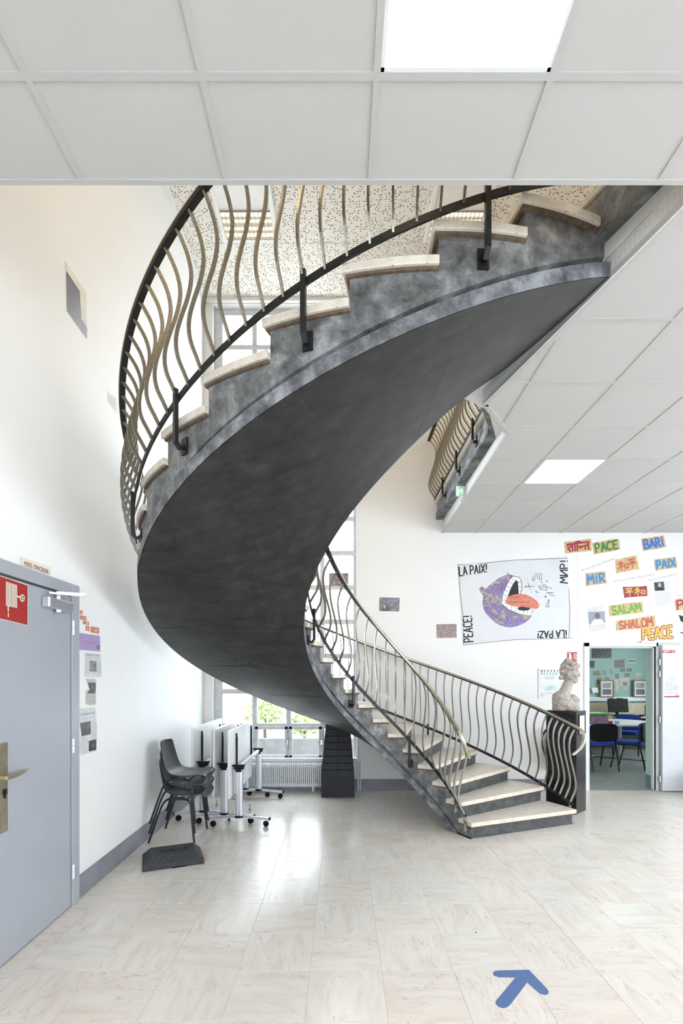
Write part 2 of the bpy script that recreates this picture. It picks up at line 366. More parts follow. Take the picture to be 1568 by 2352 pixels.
# stroke alphabet, unit box, y down
ARC = lambda cx, cy, rx, ry, a0, a1, n=8: [(cx + rx * math.cos(math.radians(a0 + (a1 - a0) * i / n)), cy + ry * math.sin(math.radians(a0 + (a1 - a0) * i / n))) for i in range(n + 1)]
GL = {
 'A': [[(0, 1), (.48, 0), (1, 1)], [(.2, .65), (.82, .65)]], 'P': [[(.08, 1), (.08, 0)], [(.08, .02)] + ARC(.4, .27, .5, .27, -80, 80) + [(.08, .54)]],
 'C': [ARC(.55, .5, .5, .5, -50, -310, 12)], 'E': [[(.9, 0), (.1, .02), (.1, .98), (.95, 1)], [(.1, .5), (.75, .48)]],
 'B': [[(.08, 0), (.08, 1)], [(.08, 0)] + ARC(.4, .25, .42, .25, -80, 80) + [(.1, .5)], [(.1, .5)] + ARC(.42, .75, .5, .25, -80, 80) + [(.08, 1)]],
 'R': [[(.08, 1), (.08, 0)], [(.08, .02)] + ARC(.4, .26, .46, .26, -80, 80) + [(.08, .52)], [(.3, .52), (.95, 1)]],
 'I': [[(.5, .08), (.5, 1)]], 'i': [[(.5, .26), (.5, 1)], [(.46, .0), (.56, .05)]], 'X': [[(0, 0), (1, 1)], [(.95, 0), (.02, 1)]],
 'M': [[(0, 1), (.14, 0), (.5, .62), (.86, 0), (1, 1)]], 'S': [ARC(.5, .26, .42, .26, -30, -250, 8) + ARC(.48, .75, .45, .25, -70, 150, 8)],
 'L': [[(.1, 0), (.1, .98), (.9, 1)]], 'H': [[(.05, 0), (.05, 1)], [(.95, 0), (.95, 1)], [(.05, .5), (.95, .5)]], 'O': [ARC(.5, .5, .5, .5, 0, 360, 14)],
 'Z': [[(.05, .02), (.95, .02), (.05, .98), (.98, .98)]], '!': [[(.55, 0), (.45, .68)], [(.42, .92), (.45, .99)]], '?': [[(.5, .32), (.5, 1)], [(.5, 0), (.52, .08)]],
 'U': [[(.02, 0), (.02, 1), (.95, 0), (.95, 1)]], ' ': [],
}
def word(mb, plane, q, txt, wpx, off, mi=0, gap=.22, jit=.02):
    W = {'I': .45, 'i': .45, '!': .4, '?': .4, ' ': .45, 'M': 1.15}
    tot = sum(W.get(c, 1) for c in txt) + gap * (len(txt) - 1); x = 0
    for c in txt:
        cw = W.get(c, 1)
        for k, pl in enumerate(GL[c]):
            ribbon(mb, plane, [bil(q, (x + a * cw) / tot + random.uniform(-jit, jit) * .3, b + random.uniform(-jit, jit)) for a, b in pl], wpx, off + k * 2e-5, mi=mi)
        x += cw + gap
def strokes(mb, plane, q, pls, wpx, off, mi=0):
    for k, pl in enumerate(pls): ribbon(mb, plane, [bil(q, a, b) for a, b in pl], wpx, off + k * 2e-5, mi=mi)
def greek(mb, plane, q, rows, fill=.62, off=.003, ragged=True, step=1):
    """rows of small print as separate words"""
    for i in range(0, rows, step):
        v0 = (i + .2) / rows; v1 = v0 + fill / rows; u = 0.0; end = 1 if not ragged else random.choice((1, 1, .96, .55))
        while u < end - .02:
            l = min(random.uniform(.05, .16), end - u)
            mb.add([plane.P(*bil(q, a, b), off) for a, b in ((u, v0), (u + l, v0), (u + l, v1), (u, v1))], [(0, 1, 2, 3)]); u += l + .025
def text(txt, plane, q, mat, parent, off=.003, name='lettering', bold=0.0):
    """printed line of type fitted into the quad q"""
    cu = bpy.data.curves.new('type', 'FONT'); cu.body = txt; cu.resolution_u = 3; cu.offset = bold
    t = bpy.data.objects.new('type', cu); COL.objects.link(t); bpy.context.view_layer.update()
    me = bpy.data.meshes.new_from_object(t.evaluated_get(bpy.context.evaluated_depsgraph_get())); bpy.data.objects.remove(t)
    xs = [v.co.x for v in me.vertices]; ys = [v.co.y for v in me.vertices]; x0, x1, y0, y1 = min(xs), max(xs), min(ys), max(ys)
    for v in me.vertices: v.co = plane.P(*bil(q, (v.co.x - x0) / (x1 - x0), 1 - (v.co.y - y0) / (y1 - y0)), off)
    me.materials.clear(); me.materials.append(mat); me.name = name
    o = bpy.data.objects.new(name, me); COL.objects.link(o); o.parent = parent; return o

# ================================================================== SETTING
# ---- floor: slabs of marble laid in a grid, the cut turned by 90 degrees from slab to slab
fl = MB(); fl.b2((-2.2, YB - .2, -.06), (XR + .2, YF, -.0025))
floor = struct(fl.build('floor', MARBLE), 'polished cream marble slab floor of the stair hall', 'floor')
TS = .394; tm = MB(); g = TS / 2 - .0009
tm.add([(-g, -g, -.03), (g, -g, -.03), (g, g, -.03), (-g, g, -.03), (-g, -g, -.0012), (g, -g, -.0012), (g, g, -.0012), (-g, g, -.0012), (-g + .0012, -g + .0012, 0), (g - .0012, -g + .0012, 0), (g - .0012, g - .0012, 0), (-g + .0012, g - .0012, 0)],
       [(0, 1, 5, 4), (1, 2, 6, 5), (2, 3, 7, 6), (3, 0, 4, 7), (4, 5, 9, 8), (5, 6, 10, 9), (6, 7, 11, 10), (7, 4, 8, 11), (8, 9, 10, 11)])
tile_me = tm.data('tile', MARBLE)
for j in range(-3, 11):
    y0 = 3.05 + j * TS
    for i in range(-6, 13):
        x0 = .22 + i * TS
        if y0 > YF - .01 or x0 + TS < -1.93 or x0 > .74 * (y0 + TS) + .1: continue
        if y0 + TS > YF or x0 < -1.95:      # cut slabs along the walls
            xa = max(x0, -1.97); yb = min(y0 + TS, YF); cx_, cy_ = (xa + x0 + TS) / 2, (y0 + yb) / 2
            c = MB(); c.b2((xa - cx_ + .001, y0 - cy_ + .001, -.03), (x0 + TS - cx_ - .001, yb - cy_ - .001, 0)); inst('tile', c.data('tile', MARBLE), floor, (cx_, cy_, 0))
        else: inst('tile', tile_me, floor, (x0 + TS / 2, y0 + TS / 2, 0), (PI / 2 if (i + j) % 2 else 0) + (PI if random.random() < .5 else 0))

# ---- far wall with the tall window and the doorway
WX0, WX1, WZ0, WZ1 = -1.839, .212, .454, 6.94
DX0, DX1, DZ = 3.529, 4.479, 2.05
b = MB(); T = .22
b.b2((-2.3, YF, -.1), (WX0, YF + T, ZU + .3)); b.b2((WX0, YF, -.1), (WX1, YF + T, WZ0)); b.b2((WX0, YF, WZ1), (WX1, YF + T, ZU + .3))
b.b2((WX1, YF, -.1), (DX0, YF + T, ZU + .3)); b.b2((DX0, YF, DZ), (DX1, YF + T, ZU + .3)); b.b2((DX1, YF, -.1), (XR + .2, YF + T, ZU + .3))
wall_back = struct(b.build('wall_back', WALL), 'white end wall with tall window and doorway', 'wall')
# joint cover strip that runs down the wall, and a thin cable above the stairs
b = MB(); p = FW.P(1327, 1300); b.b2((p.x - .006, YF - .004, 1.35), (p.x + .006, YF, ZC)); b.build('joint_strip', PLASTER, wall_back)
b = MB(); p = FW.P(988, 1240); b.b2((p.x - .002, YF - .003, FW.P(0, 1246).z), (p.x + .002, YF, FW.P(0, 1190).z)); b.build('cable', PLASTER, wall_back)
# ---- left wall
b = MB(); D0, D1, DZL = 2.20, 3.455, 2.235
def lwbox(mb, y0, y1, z0, z1, o0, o1):
    P = [(xw(y) + o, y, z) for z in (z0, z1) for (y, o) in ((y0, o0), (y0, o1), (y1, o1), (y1, o0))]
    mb.add(P, [(0, 1, 2, 3), (7, 6, 5, 4), (0, 4, 5, 1), (1, 5, 6, 2), (2, 6, 7, 3), (3, 7, 4, 0)])
lwbox(b, YB - .2, D0, -.1, ZU + .3, -.25, 0); lwbox(b, D1, YF + .05, -.1, ZU + .3, -.25, 0); lwbox(b, D0, D1, DZL, ZU + .3, -.25, 0); lwbox(b, D0, D1, -.1, DZL, -.25, -.12)
wall_left = struct(b.build('wall_left', WALL), 'tall white side wall with fire hose door', 'wall')
b = MB(); lwbox(b, D1 + .055, YF, 0, .165, 0, .016); struct(b.build('baseboard_left', BASEGREY, None, bevel=.002), 'grey baseboard along the side wall', 'baseboard')
b = MB(); b.b2((WX1 + .03, YF - .016, 0), (DX0 - .07, YF, .16)); b.b2((-1.96, YF - .016, 0), (WX1 + .03, YF, .16)); b.b2((5.45, YF - .016, 0), (XR, YF, .16))
struct(b.build('baseboard_back', BASEGREY, None, bevel=.002), 'grey baseboard along the end wall', 'baseboard')
# ---- right wall and the wall behind the photographer, with unseen window rows added to let daylight in
def windowed(name, lab, axis, at, a0, a1, bays, zs):
    m = MB(); fr = MB()
    def bx(mb, u0, u1, z0, z1, t0=0, t1=.22):
        if axis == 'x': mb.b2((at + t0, u0, z0), (at + t1, u1, z1))
        else: mb.b2((u0, at - t1, z0), (u1, at - t0, z1))
    zc = -.1
    for (z0, z1) in zs:
        bx(m, a0, a1, zc, z0); u = a0
        for (u0, u1) in bays:
            bx(m, u, u0, z0, z1); u = u1
            for k in range(int((u1 - u0) / .6) + 1): bx(fr, u0 + k * .6, u0 + k * .6 + .05, z0, z1, .08, .13)
            for k in range(3): bx(fr, u0, u1, z0 + (z1 - z0 - .05) * k / 2, z0 + (z1 - z0 - .05) * k / 2 + .05, .08, .13)
        bx(m, u, a1, z0, z1); zc = z1
    bx(m, a0, a1, zc, ZU + .3)
    o = struct(m.build(name, WALL), lab, 'wall'); fr.build('added_window_bars', FRAMEPAINT, o); return o
windowed('wall_right', 'white wall out of the picture with added daylight windows', 'x', XR, YB - .2, YF, [(-2.0, .4), (1.4, 3.8), (4.4, 5.6)], [(.9, 3.2), (5.9, 6.4)])
windowed('wall_front', 'white wall behind the photographer with added daylight windows', 'y', YB, -2.3, XR, [(-1.5, 1.5), (2.2, 5.2)], [(.9, 3.0), (6.0, 6.4)])
# ---- upper hall: perforated ceiling
b = MB(); b.b2((-2.3, YB, ZU), (XR, YF, ZU + .1))
ceil_up = struct(b.build('ceiling_upper', PERF), 'perforated cream plaster ceiling of the upper hall', 'ceiling')
b = MB(); b.b2((-2.05, YF - .05, ZU - .05), (XR, YF, ZU)); lwbox(b, YB, YF, ZU - .05, ZU, 0, .05); b.build('edge_trim', PLASTER, ceil_up)
b = MB()
for yy in (3.6, 4.8, 6.0): b.b2((-1.95, yy, ZU - .002), (XR, yy + .006, ZU))
for xx in (-.75, .45, 1.65): b.b2((xx, 2, ZU - .002), (xx + .006, YF, ZU))
b.build('panel_joint', plain('joint_paint', (.62, .58, .52), .9), ceil_up)  # seams between the ceiling panels, in their own darker colour
# ---- upper floor slab around the stairwell
T0 = math.radians(21.29); DT = math.radians(11.272); CXS, CYS, RI, RO = .4946, 4.5154, .8678, 2.186
def pol(r, u, z=0.0): a = T0 + DT * u; return Vector((CXS + r * math.cos(a), CYS + r * math.sin(a), z))
e1 = pol(2.85, 24); e0 = pol(RI, 24)
slab = [(1.367, YF), (XR, YF), (XR, YB), (-2.0, YB), (-2.0, 1.85), (e1.x, 1.85), (e1.x, e1.y), (e0.x, e0.y), (1.12, 3.93), (1.367, 4.45)]
b = MB(); b.prism([(x, y, 3.86) for x, y in slab], (0, 0, ZF2 - .035 - 3.86))
up = struct(b.build('floor_upper', CONC), 'dark concrete edge of the upper floor slab', 'floor')
b = MB(); o_ = .03
slab2 = [(1.367 - o_, YF), (XR, YF), (XR, YB), (-2.0, YB), (-2.0, 1.85), (e1.x, 1.85), (e1.x - .01, e1.y - .01), (e0.x - .02, e0.y), (1.12 - o_, 3.93 + .01), (1.367 - o_, 4.46)]
b.prism([(x, y, ZF2 - .035) for x, y in slab2], (0, 0, .035)); b.build('floor_finish', TREAD, up)
b = MB(); b.b2((1.345, 4.45, 3.86), (1.367, YF, 3.945)); b.build('edge_band', CONCB, up)
# white painted underside of the slab edge
b = MB(); sl3 = [(1.45, YF), (XR, YF), (XR, YB), (-2.0, YB), (-2.0, 1.8), (e1.x + .05, 1.8), (e1.x + .04, e1.y), (e0.x + .10, e0.y + .04), (1.2, 3.95), (1.45, 4.5)]
b.prism([(x, y, 3.79) for x, y in sl3], (0, 0, .07)); b.build('slab_underside', PLASTER, up)

# ---- suspended ceiling, tile by tile
def clip(poly, nx, ny, d):        # keep nx*x+ny*y >= d
    out = []
    for i in range(len(poly)):
        a, c = poly[i], poly[(i + 1) % len(poly)]; sa, sc = nx * a[0] + ny * a[1] - d, nx * c[0] + ny * c[1] - d
        if sa >= 0: out.append(a)
        if (sa > 0) != (sc > 0) and abs(sa - sc) > 1e-9: t = sa / (sa - sc); out.append((a[0] + (c[0] - a[0]) * t, a[1] + (c[1] - a[1]) * t))
    return out if len(out) > 2 else []
E2, E3, E4, E5 = (1.533, 2.0), (1.08, 3.66), (1.41, 4.10), (1.45, YF)
def rline(p, q): dx, dy = q[0] - p[0], q[1] - p[1]; return (dy, -dx, dy * p[0] - dx * p[1])     # right-hand side of p->q (going away from the camera)
REG = [[(0, -1, -2.0)], [(0, 1, 2.0), (0, -1, -3.66), rline(E2, E3)], [(0, 1, 3.66), (0, -1, -4.1), rline(E3, E4)], [(0, 1, 4.1), (0, -1, -YF), rline(E4, E5)]]
def regions(poly):
    out = []
    for rg in REG:
        p = poly
        for h in rg:
            p = clip(p, *h)
            if not p: break
        if p: out.append(p)
    return out
XL = [.1213 + .6 * k for k in range(-4, 11)]; YL = [1.066, 1.658, 2.195] + [2.787 + .592 * k for k in range(8)]
XL = [x for x in XL if x < XR] ; hb = .012
b = MB(); b.b2((-1.96, YB, ZC + .02), (XR, 1.066, ZC + .03))
ceiling = struct(b.build('ceiling', CTILE), 'suspended ceiling of white mineral tiles in a metal grid', 'ceiling')
LIGHTS = {(4, 0), (7, 5)}
XLL = [-1.90] + [x for x in XL if x > -1.9]
for j in range(len(YL) - 1):
    for i in range(len(XLL) - 1):
        x0, x1, y0, y1 = XLL[i], XLL[i + 1], YL[j], min(YL[j + 1], YF)
        if x0 > .78 * y1 + .3 and x0 > 2: continue
        cxm, cym = (x0 + x1) / 2, (y0 + y1) / 2
        if (abs(cxm - .4213) < .05 and abs(cym - 1.362) < .05) or (abs(cxm - 2.2213) < .05 and abs(cym - 4.859) < .06): continue
        ps = regions([(x0 + hb, y0 + hb), (x1 - hb, y0 + hb), (x1 - hb, y1 - hb), (x0 + hb, y1 - hb)])
        if not ps: continue
        m = MB()
        for p in ps: m.prism([(x - cxm, y - cym, 0) for x, y in p], (0, 0, .015))
        inst('tile', m.data('tile', CTILE), ceiling, (cxm, cym, ZC + .005))
b = MB(); b.b2((XL[-1] + hb, 1.066, ZC + .005), (XR, YF, ZC + .015)); b.b2((-1.97, 1.066, ZC + .03), (1.2, 1.95, ZC + .04)); b.build('backing_panel', CTILE, ceiling)
for x in XL[1:]:
    for p in [regions([(x - hb, 1.0), (x + hb, 1.0), (x + hb, YF), (x - hb, YF)])]:
        if p:
            m = MB()
            for q in p: m.prism([(a, c, ZC) for a, c in q], (0, 0, .005))
            m.build('grid_bar', CBAR, ceiling)
for y in YL[:-1]:
    p = regions([(-1.95, y - hb), (XR, y - hb), (XR, y + hb), (-1.95, y + hb)])
    if p:
        m = MB()
        for q in p: m.prism([(a, c, ZC - .0005) for a, c in q], (0, 0, .0055))
        m.build('grid_bar', CBAR, ceiling)
def edge(p, q, z0, z1, th, mat, name):
    d = (Vector((q[0], q[1], 0)) - Vector((p[0], p[1], 0))).normalized(); n = Vector((-d.y, d.x, 0)) * th; m = MB()
    m.prism([(p[0], p[1], z0), (q[0], q[1], z0), (q[0] + n.x, q[1] + n.y, z0), (p[0] + n.x, p[1] + n.y, z0)], (0, 0, z1 - z0)); return m.build(name, mat, ceiling)
edge((1.56, 2.0), (-1.96, 2.0), ZC - .004, ZC + .024, -.02, CBAR, 'edge_trim')
edge(E2, E3, ZC - .003, ZC + .115, .012, PERFB, 'edge_fascia'); edge(E2, E3, ZC - .006, ZC + .004, -.03, CBAR, 'edge_trim'); edge(E2, E3, ZC + .0, ZC + .03, .014, CBAR, 'edge_trim')
edge(E3, E4, ZC - .004, ZC + .028, .012, CBAR, 'edge_trim'); edge(E4, E5, ZC - .004, ZC + .022, .012, CBAR, 'edge_trim')
edge(E3, E4, ZC - .006, ZC + .004, -.03, CBAR, 'edge_trim'); edge(E4, E5, ZC + .022, ZC + .125, -.004, PLASTER, 'edge_fascia')

# ---- ceiling light panels
PAN = emit('light_diffuser', (1.0, .97, .92), PANEL)
def panel(cx, cy, label, sx=.576, sy=.568):
    t = thing('ceiling_light', label, 'ceiling light', (cx, cy, ZC), group='square ceiling light panels')
    m = MB(); m.b2((-sx / 2 + .012, -sy / 2 + .012, .028), (sx / 2 - .012, sy / 2 - .012, .034)); m.build('diffuser', PAN, t)
    m = MB(); 
    for s in (-1, 1): m.b2((s * sx / 2, -sy / 2, .001), (s * (sx / 2 - .012), sy / 2, .05)); m.b2((-sx / 2, s * sy / 2, .001), (sx / 2, s * (sy / 2 - .012), .05))
    m.build('housing', WHITEPAINT, t)
    m = MB()
    for k in range(1, 7): m.b2((-sx / 2 + sx * k / 7, -sy / 2 + .012, .016), (-sx / 2 + sx * k / 7 + .002, sy / 2 - .012, .028))
    m.build('louvre', WHITEPAINT, t)
panel(.4213, 1.362, 'large square ceiling light panel nearest above, cut by the top of the picture'); panel(2.2213, 4.859, 'square ceiling light panel above the painted globe poster', sy=.575)
for k, (x, y) in enumerate(((.42, -1.3), (2.82, -1.3), (3.42, 1.36), (-1.4, -1.3), (4.62, 4.86), (5.2, -1.3))):  # extra unseen panels, added only as light sources
    t = thing('ceiling_light', 'added square ceiling light panel out of the picture', 'ceiling light', (x, y, ZC), group='added ceiling light panels out of the picture')
    m = MB(); m.b2((-.28, -.28, -.004), (.28, .28, .004)); m.build('diffuser', PAN, t); m = MB(); m.b2((-.3, -.3, .0), (.3, .3, .02)); m.build('housing', WHITEPAINT, t)

# ---- tall window
win = bpy.data.objects.new('window_1', None); COL.objects.link(win); struct(win, 'tall white multi-pane stair window', 'window')
YW = YF + .10
def wx(px): return (px - CX0) / F * YW
def wz(py): return EYE - (py - YH) / F * YW
cols = [(511, 579), (590, 657), (668, 735), (745, 811)]
bars = [1741, 1667, 1588, 1507, 1428, 1349, 1270, 1191, 1112, 1033, 955, 876, 797, 718]
b = MB(); zlo, zhi = wz(1746), wz(706)
b.b2((WX0, YW, WZ0), (wx(511), YW + .06, WZ1)); b.b2((wx(811), YW, WZ0), (WX1, YW + .06, WZ1)); b.b2((wx(511), YW, WZ0), (wx(811), YW + .06, wz(1737))); b.b2((wx(511), YW, wz(724)), (wx(811), YW + .06, WZ1))
b.build('window_frame', FRAMEPAINT, win, bevel=.004)
for a, c in ((579, 590), (657, 668), (735, 745)):
    m = MB(); m.b2((wx(a), YW - .005, wz(1737)), (wx(c), YW + .055, wz(724))); m.build('mullion', FRAMEPAINT, win, bevel=.004)
for y in bars[1:-1]:
    m = MB(); m.b2((wx(511), YW + .002, wz(y + 5.5)), (wx(811), YW + .05, wz(y - 5.5))); m.build('transom', FRAMEPAINT, win, bevel=.004)
for a, c in cols:
    pm = MB(); pm.b2((-(wx(c) - wx(a)) / 2, -.002, -.035 * 0 - (wz(bars[1]) - wz(bars[0])) / 2), ((wx(c) - wx(a)) / 2, .002, (wz(bars[1]) - wz(bars[0])) / 2)); me = pm.data('pane', GLASS)
    for k in range(len(bars) - 1): inst('pane', me, win, ((wx(a) + wx(c)) / 2, YW + .03, (wz(bars[k]) + wz(bars[k + 1])) / 2))
for a, c in cols[1:3]:
    x0, x1, z0, z1 = wx(a - 4), wx(c + 4), wz(1741), wz(1668)
    m = MB(); t_ = .045
    m.b2((x0, YW - .03, z0), (x0 + t_, YW, z1)); m.b2((x1 - t_, YW - .03, z0), (x1, YW, z1)); m.b2((x0, YW - .03, z0), (x1, YW, z0 + t_)); m.b2((x0, YW - .03, z1 - t_), (x1, YW, z1))
    s = m.build('sash', FRAMEPAINT, win, bevel=.004)
    m = MB(); m.b2((x1 - .02, YW - .05, (z0 + z1) / 2 - .03), (x1 + .01, YW - .03, (z0 + z1) / 2 + .03)); m.tube([(x1 - .005, YW - .05, (z0 + z1) / 2), (x1 - .06, YW - .055, (z0 + z1) / 2 + .01)], .006); m.build('latch', CHROME, s)
    for zz in (z0 + .08, z1 - .08):
        m = MB(); m.b2((x0 - .008, YW - .04, zz - .04), (x0 + .012, YW - .02, zz + .04)); m.build('hinge', FRAMEPAINT, s)
m = MB(); m.b2((WX0 - .0, YF - .02, WZ0 - .03), (WX1, YW, WZ0 + .005)); m.build('window_sill', PLASTER, win)
tag(sheet('photo_print', FW, rect(755, 1313, 800, 1343), PH_BROWN, off=-.1 + .008), 'brown photo print stuck on the tall window beside the inner handrail', 'photo')

# ---- what stands outside the window
b = MB(); b.b2((-9, YF + .3, -.7), (3.1, 30, -.6)); struct(b.build('ground_outside', plain('pale_gravel', (.5, .48, .44), .9)), 'pale ground outside the window', 'ground')
b = MB(); b.b2((-6, 10.0, -.6), (2.9, 10.15, .34)); struct(b.build('wall_garden', plain('weathered_garden_wall', (.12, .12, .12), .9, var=.25, scale=4)), 'low grey garden wall outside the window', 'wall')
def shrub(x, y, z, r, n, label):
    m = MB()
    for i in range(n):
        d = Vector((random.gauss(0, 1), random.gauss(0, 1), random.gauss(0, 1))).normalized() * (r * random.random() ** .4)
        c = Vector((x, y, z)) + Vector((d.x, d.y, d.z * .8)); a = Vector((random.gauss(0, 1), random.gauss(0, 1), random.gauss(0, 1))).normalized(); e = a.orthogonal().normalized(); l = random.uniform(.06, .12)
        m.add([c - a * l, c + e * l * .4, c + a * l, c - e * l * .4], [(0, 1, 2, 3)])
    t = thing('shrub', label, 'shrub', (0, 0, 0)); f_ = m.build('foliage', plain('sun_paled_leaf', (.36, .42, .20), .6, var=.4, scale=3), t); f_['kind'] = 'stuff'  # leaf colour lightened to stand in for outdoor sun
    m = MB(); m.tube([(x, y, -.6), (x, y, z)], [.06, .03]); m.build('stem', plain('bark', (.12, .09, .06), .9), t)
shrub(-1.9, 12.0, .75, .55, 500, 'green shrub with sun-paled leaves outside the window, behind the garden wall')
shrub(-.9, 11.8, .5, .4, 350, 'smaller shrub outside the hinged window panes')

# ---- fire hose door in the left wall
dr = bpy.data.objects.new('door_1', None); COL.objects.link(dr); struct(dr, 'grey fire hose door with brass plate', 'door')
m = MB(); lwbox(m, D0, 3.39, .008, 2.175, -.02, .018); leaf = m.build('leaf', GREYPAINT, dr, bevel=.003)
m = MB(); lwbox(m, 3.40, D1 + .045, 0, 2.27, -.03, .024); lwbox(m, D0 - .1, 3.40, 2.19, 2.27, -.03, .024); m.build('frame', GREYPAINT, dr, bevel=.004)
m = MB(); lwbox(m, 3.392, 3.402, 0, 2.19, -.06, .012); lwbox(m, D0, 3.40, 2.178, 2.192, -.06, .0); m.build('rebate', plain('door_gap', (.09, .09, .10), .8), dr)
for zz in (.245, 1.13, 1.96):
    m = MB(); y_ = 3.402; m.tube([(xw(y_) + .03, y_, zz - .05), (xw(y_) + .03, y_, zz - .002)], .009); m.tube([(xw(y_) + .03, y_, zz + .002), (xw(y_) + .03, y_, zz + .05)], .0085); m.build('hinge', WHITEPAINT, dr, True)
yk = 2.735
m = MB(); lwbox(m, yk - .20, yk - .002, .745, 1.245, .018, .021); pl = m.build('push_plate', BRASS, dr)
m = MB(); c0 = Vector((xw(yk) + .02, yk - .075, 1.058)); m.tube([c0, c0 + Vector((.045, 0, 0))], .011); m.tube([c0 + Vector((.048, -.01, 0)), c0 + Vector((.05, .07, .0)), c0 + Vector((.046, .135, .006)), c0 + Vector((.04, .19, .012))], [.012, .013, .011, .006]); m.build('lever_handle', BRASS, dr, True)
m = MB(); lwbox(m, yk - .045, yk - .012, .955, .985, .021, .024); lwbox(m, yk - .038, yk - .02, .935, .96, .021, .0235); m.build('keyhole', BLACKPL, pl)
# closer with its arm
m = MB(); lwbox(m, 3.05, 3.335, 2.055, 2.125, .018, .07); cl_ = m.build('closer_box', ALU, dr, bevel=.008)
m = MB(); c0 = Vector((xw(3.19) + .045, 3.19, 2.125)); m.tube([c0, c0 + Vector((0, 0, .03))], .014); m.tube([Vector((xw(3.19) + .045, 3.19, 2.04)), Vector((xw(3.19) + .045, 3.19, 2.057))], .018); m.build('spindle', CHROME, cl_, True)
m = MB(); a0 = LW.P(100, 1343, .06); a1 = Vector((xw(3.42) + .13, 3.30, 2.19)); m.sweep([(Vector((xw(3.09) + .05, 3.09, 2.15)), Vector((0, 0, 1)), Vector((.3, -.9, 0))), (Vector((xw(3.3) + .16, 3.30, 2.165)), Vector((0, 0, 1)), Vector((.3, -.9, 0)))], [(-.006, -.014), (-.006, .014), (.006, .014), (.006, -.014)])
m.sweep([(Vector((xw(3.3) + .16, 3.30, 2.178)), Vector((0, 0, 1)), Vector((.9, .3, 0))), (Vector((xw(3.3) + .03, 3.22, 2.178)), Vector((0, 0, 1)), Vector((.9, .3, 0)))], [(-.005, -.012), (-.005, .012), (.005, .012), (.005, -.012)]); m.build('closer_arm', CHROME, cl_)

# ---- doorway to the office, its frame and the open leaf
d2 = bpy.data.objects.new('door_2', None); COL.objects.link(d2); struct(d2, 'white painted door standing open against the end wall', 'door')
m = MB(); m.b2((DX0 - .075, YF - .018, 0), (DX0, YF + .03, DZ + .055)); m.b2((DX1, YF - .018, 0), (DX1 + .03, YF + .03, DZ + .055)); m.b2((DX0 - .075, YF - .018, DZ), (DX1 + .03, YF + .03, DZ + .055)); m.b2((DX1 - .02, YF + .03, 0), (DX1 + .001, YF + .08, DZ)); m.b2((DX0 - .001, YF + .03, 0), (DX0 + .02, YF + .08, DZ)); m.b2((DX0, YF + .03, DZ - .02), (DX1, YF + .08, DZ + .001)); m.build('frame', WHITEPAINT, d2, bevel=.003)
m = MB(); m.b2((DX1 + .035, 6.80, .012), (DX1 + .98, 6.84, DZ + .02)); m.build('leaf', WHITEPAINT, d2, bevel=.003)
for py in (1521, 1548, 1653, 1790):
    z_ = DL.P(0, py).z; m = MB(); m.tube([(DX1 + .02, 6.83, z_ - .04), (DX1 + .02, 6.83, z_ + .04)], .011); m.b2((DX1 + .005, 6.835, z_ - .035), (DX1 + .04, 6.842, z_ + .035)); m.build('hinge', CHROME, d2, True)
m = MB(); m.sweep([((4.33, 6.86, 2.115), (0, 0, 1), (0, 1, 0)), ((4.66, 6.80, 2.105), (0, 0, 1), (0, 1, 0)), ((4.80, 6.79, 2.08), (0, 0, 1), (0, 1, 0))], [(-.006, -.01), (-.006, .01), (.006, .01), (.006, -.01)]); m.b2((4.25, 6.85, 2.105), (4.36, 6.885, 2.128)); m.build('closer_arm', CHROME, d2)
m = MB(); m.b2((DX1 - .012, YF + .1, 0), (DX1 - .001, YF + T - .01, .19)); m.build('kick_plate', plain('blue_grey_paint', (.20, .33, .38), .5), d2)
m = MB(); m.b2((DX1 - .004, YF + .08, .19), (DX1 - .0, YF + T, DZ)); m.build('reveal_paint', plain('pale_mint_paint', (.62, .80, .72), .5, var=.03), d2)

# ---- office shell
b = MB(); b.b2((2.9, YF + T, -.06), (7.6, 11.5, 0)); b.b2((DX0, YF, -.06), (DX1, YF + T, 0)); struct(b.build('floor_office', LINO), 'grey green floor of the office', 'floor')
b = MB(); b.b2((2.9, 11.3, 0), (7.6, 11.5, 3.0)); struct(b.build('wall_office_back', WALLG), 'mint green end wall of the office', 'wall')
b = MB(); b.b2((2.8, YF + T, 0), (2.95, 11.3, 3.0)); struct(b.build('wall_office_left', WALLG), 'mint green side wall of the office', 'wall')
b = MB(); b.b2((7.6, YF + T, 0), (7.75, 11.3, .9)); b.b2((7.6, YF + T, 2.3), (7.75, 11.3, 3.0)); b.b2((7.6, YF + T, .9), (7.75, 8.4, 2.3)); b.b2((7.6, 10.2, .9), (7.75, 11.3, 2.3)); b.b2((6.4, YF, 0), (7.7, YF + T, 3.0)); struct(b.build('wall_office_right', WALLG), 'mint green wall of the office with an added window opening', 'wall')  # unseen window opening added to light the office
b = MB(); b.b2((2.8, YF + T, 2.9), (7.75, 11.5, 3.0)); struct(b.build('ceiling_office', PLASTER), 'white ceiling of the office', 'ceiling')
b = MB(); b.b2((2.96, 11.24, 1.06), (7.6, 11.3, 1.155)); struct(b.build('trim_trunking', WHITEPAINT), 'white cable trunking on the mint wall', 'trim')

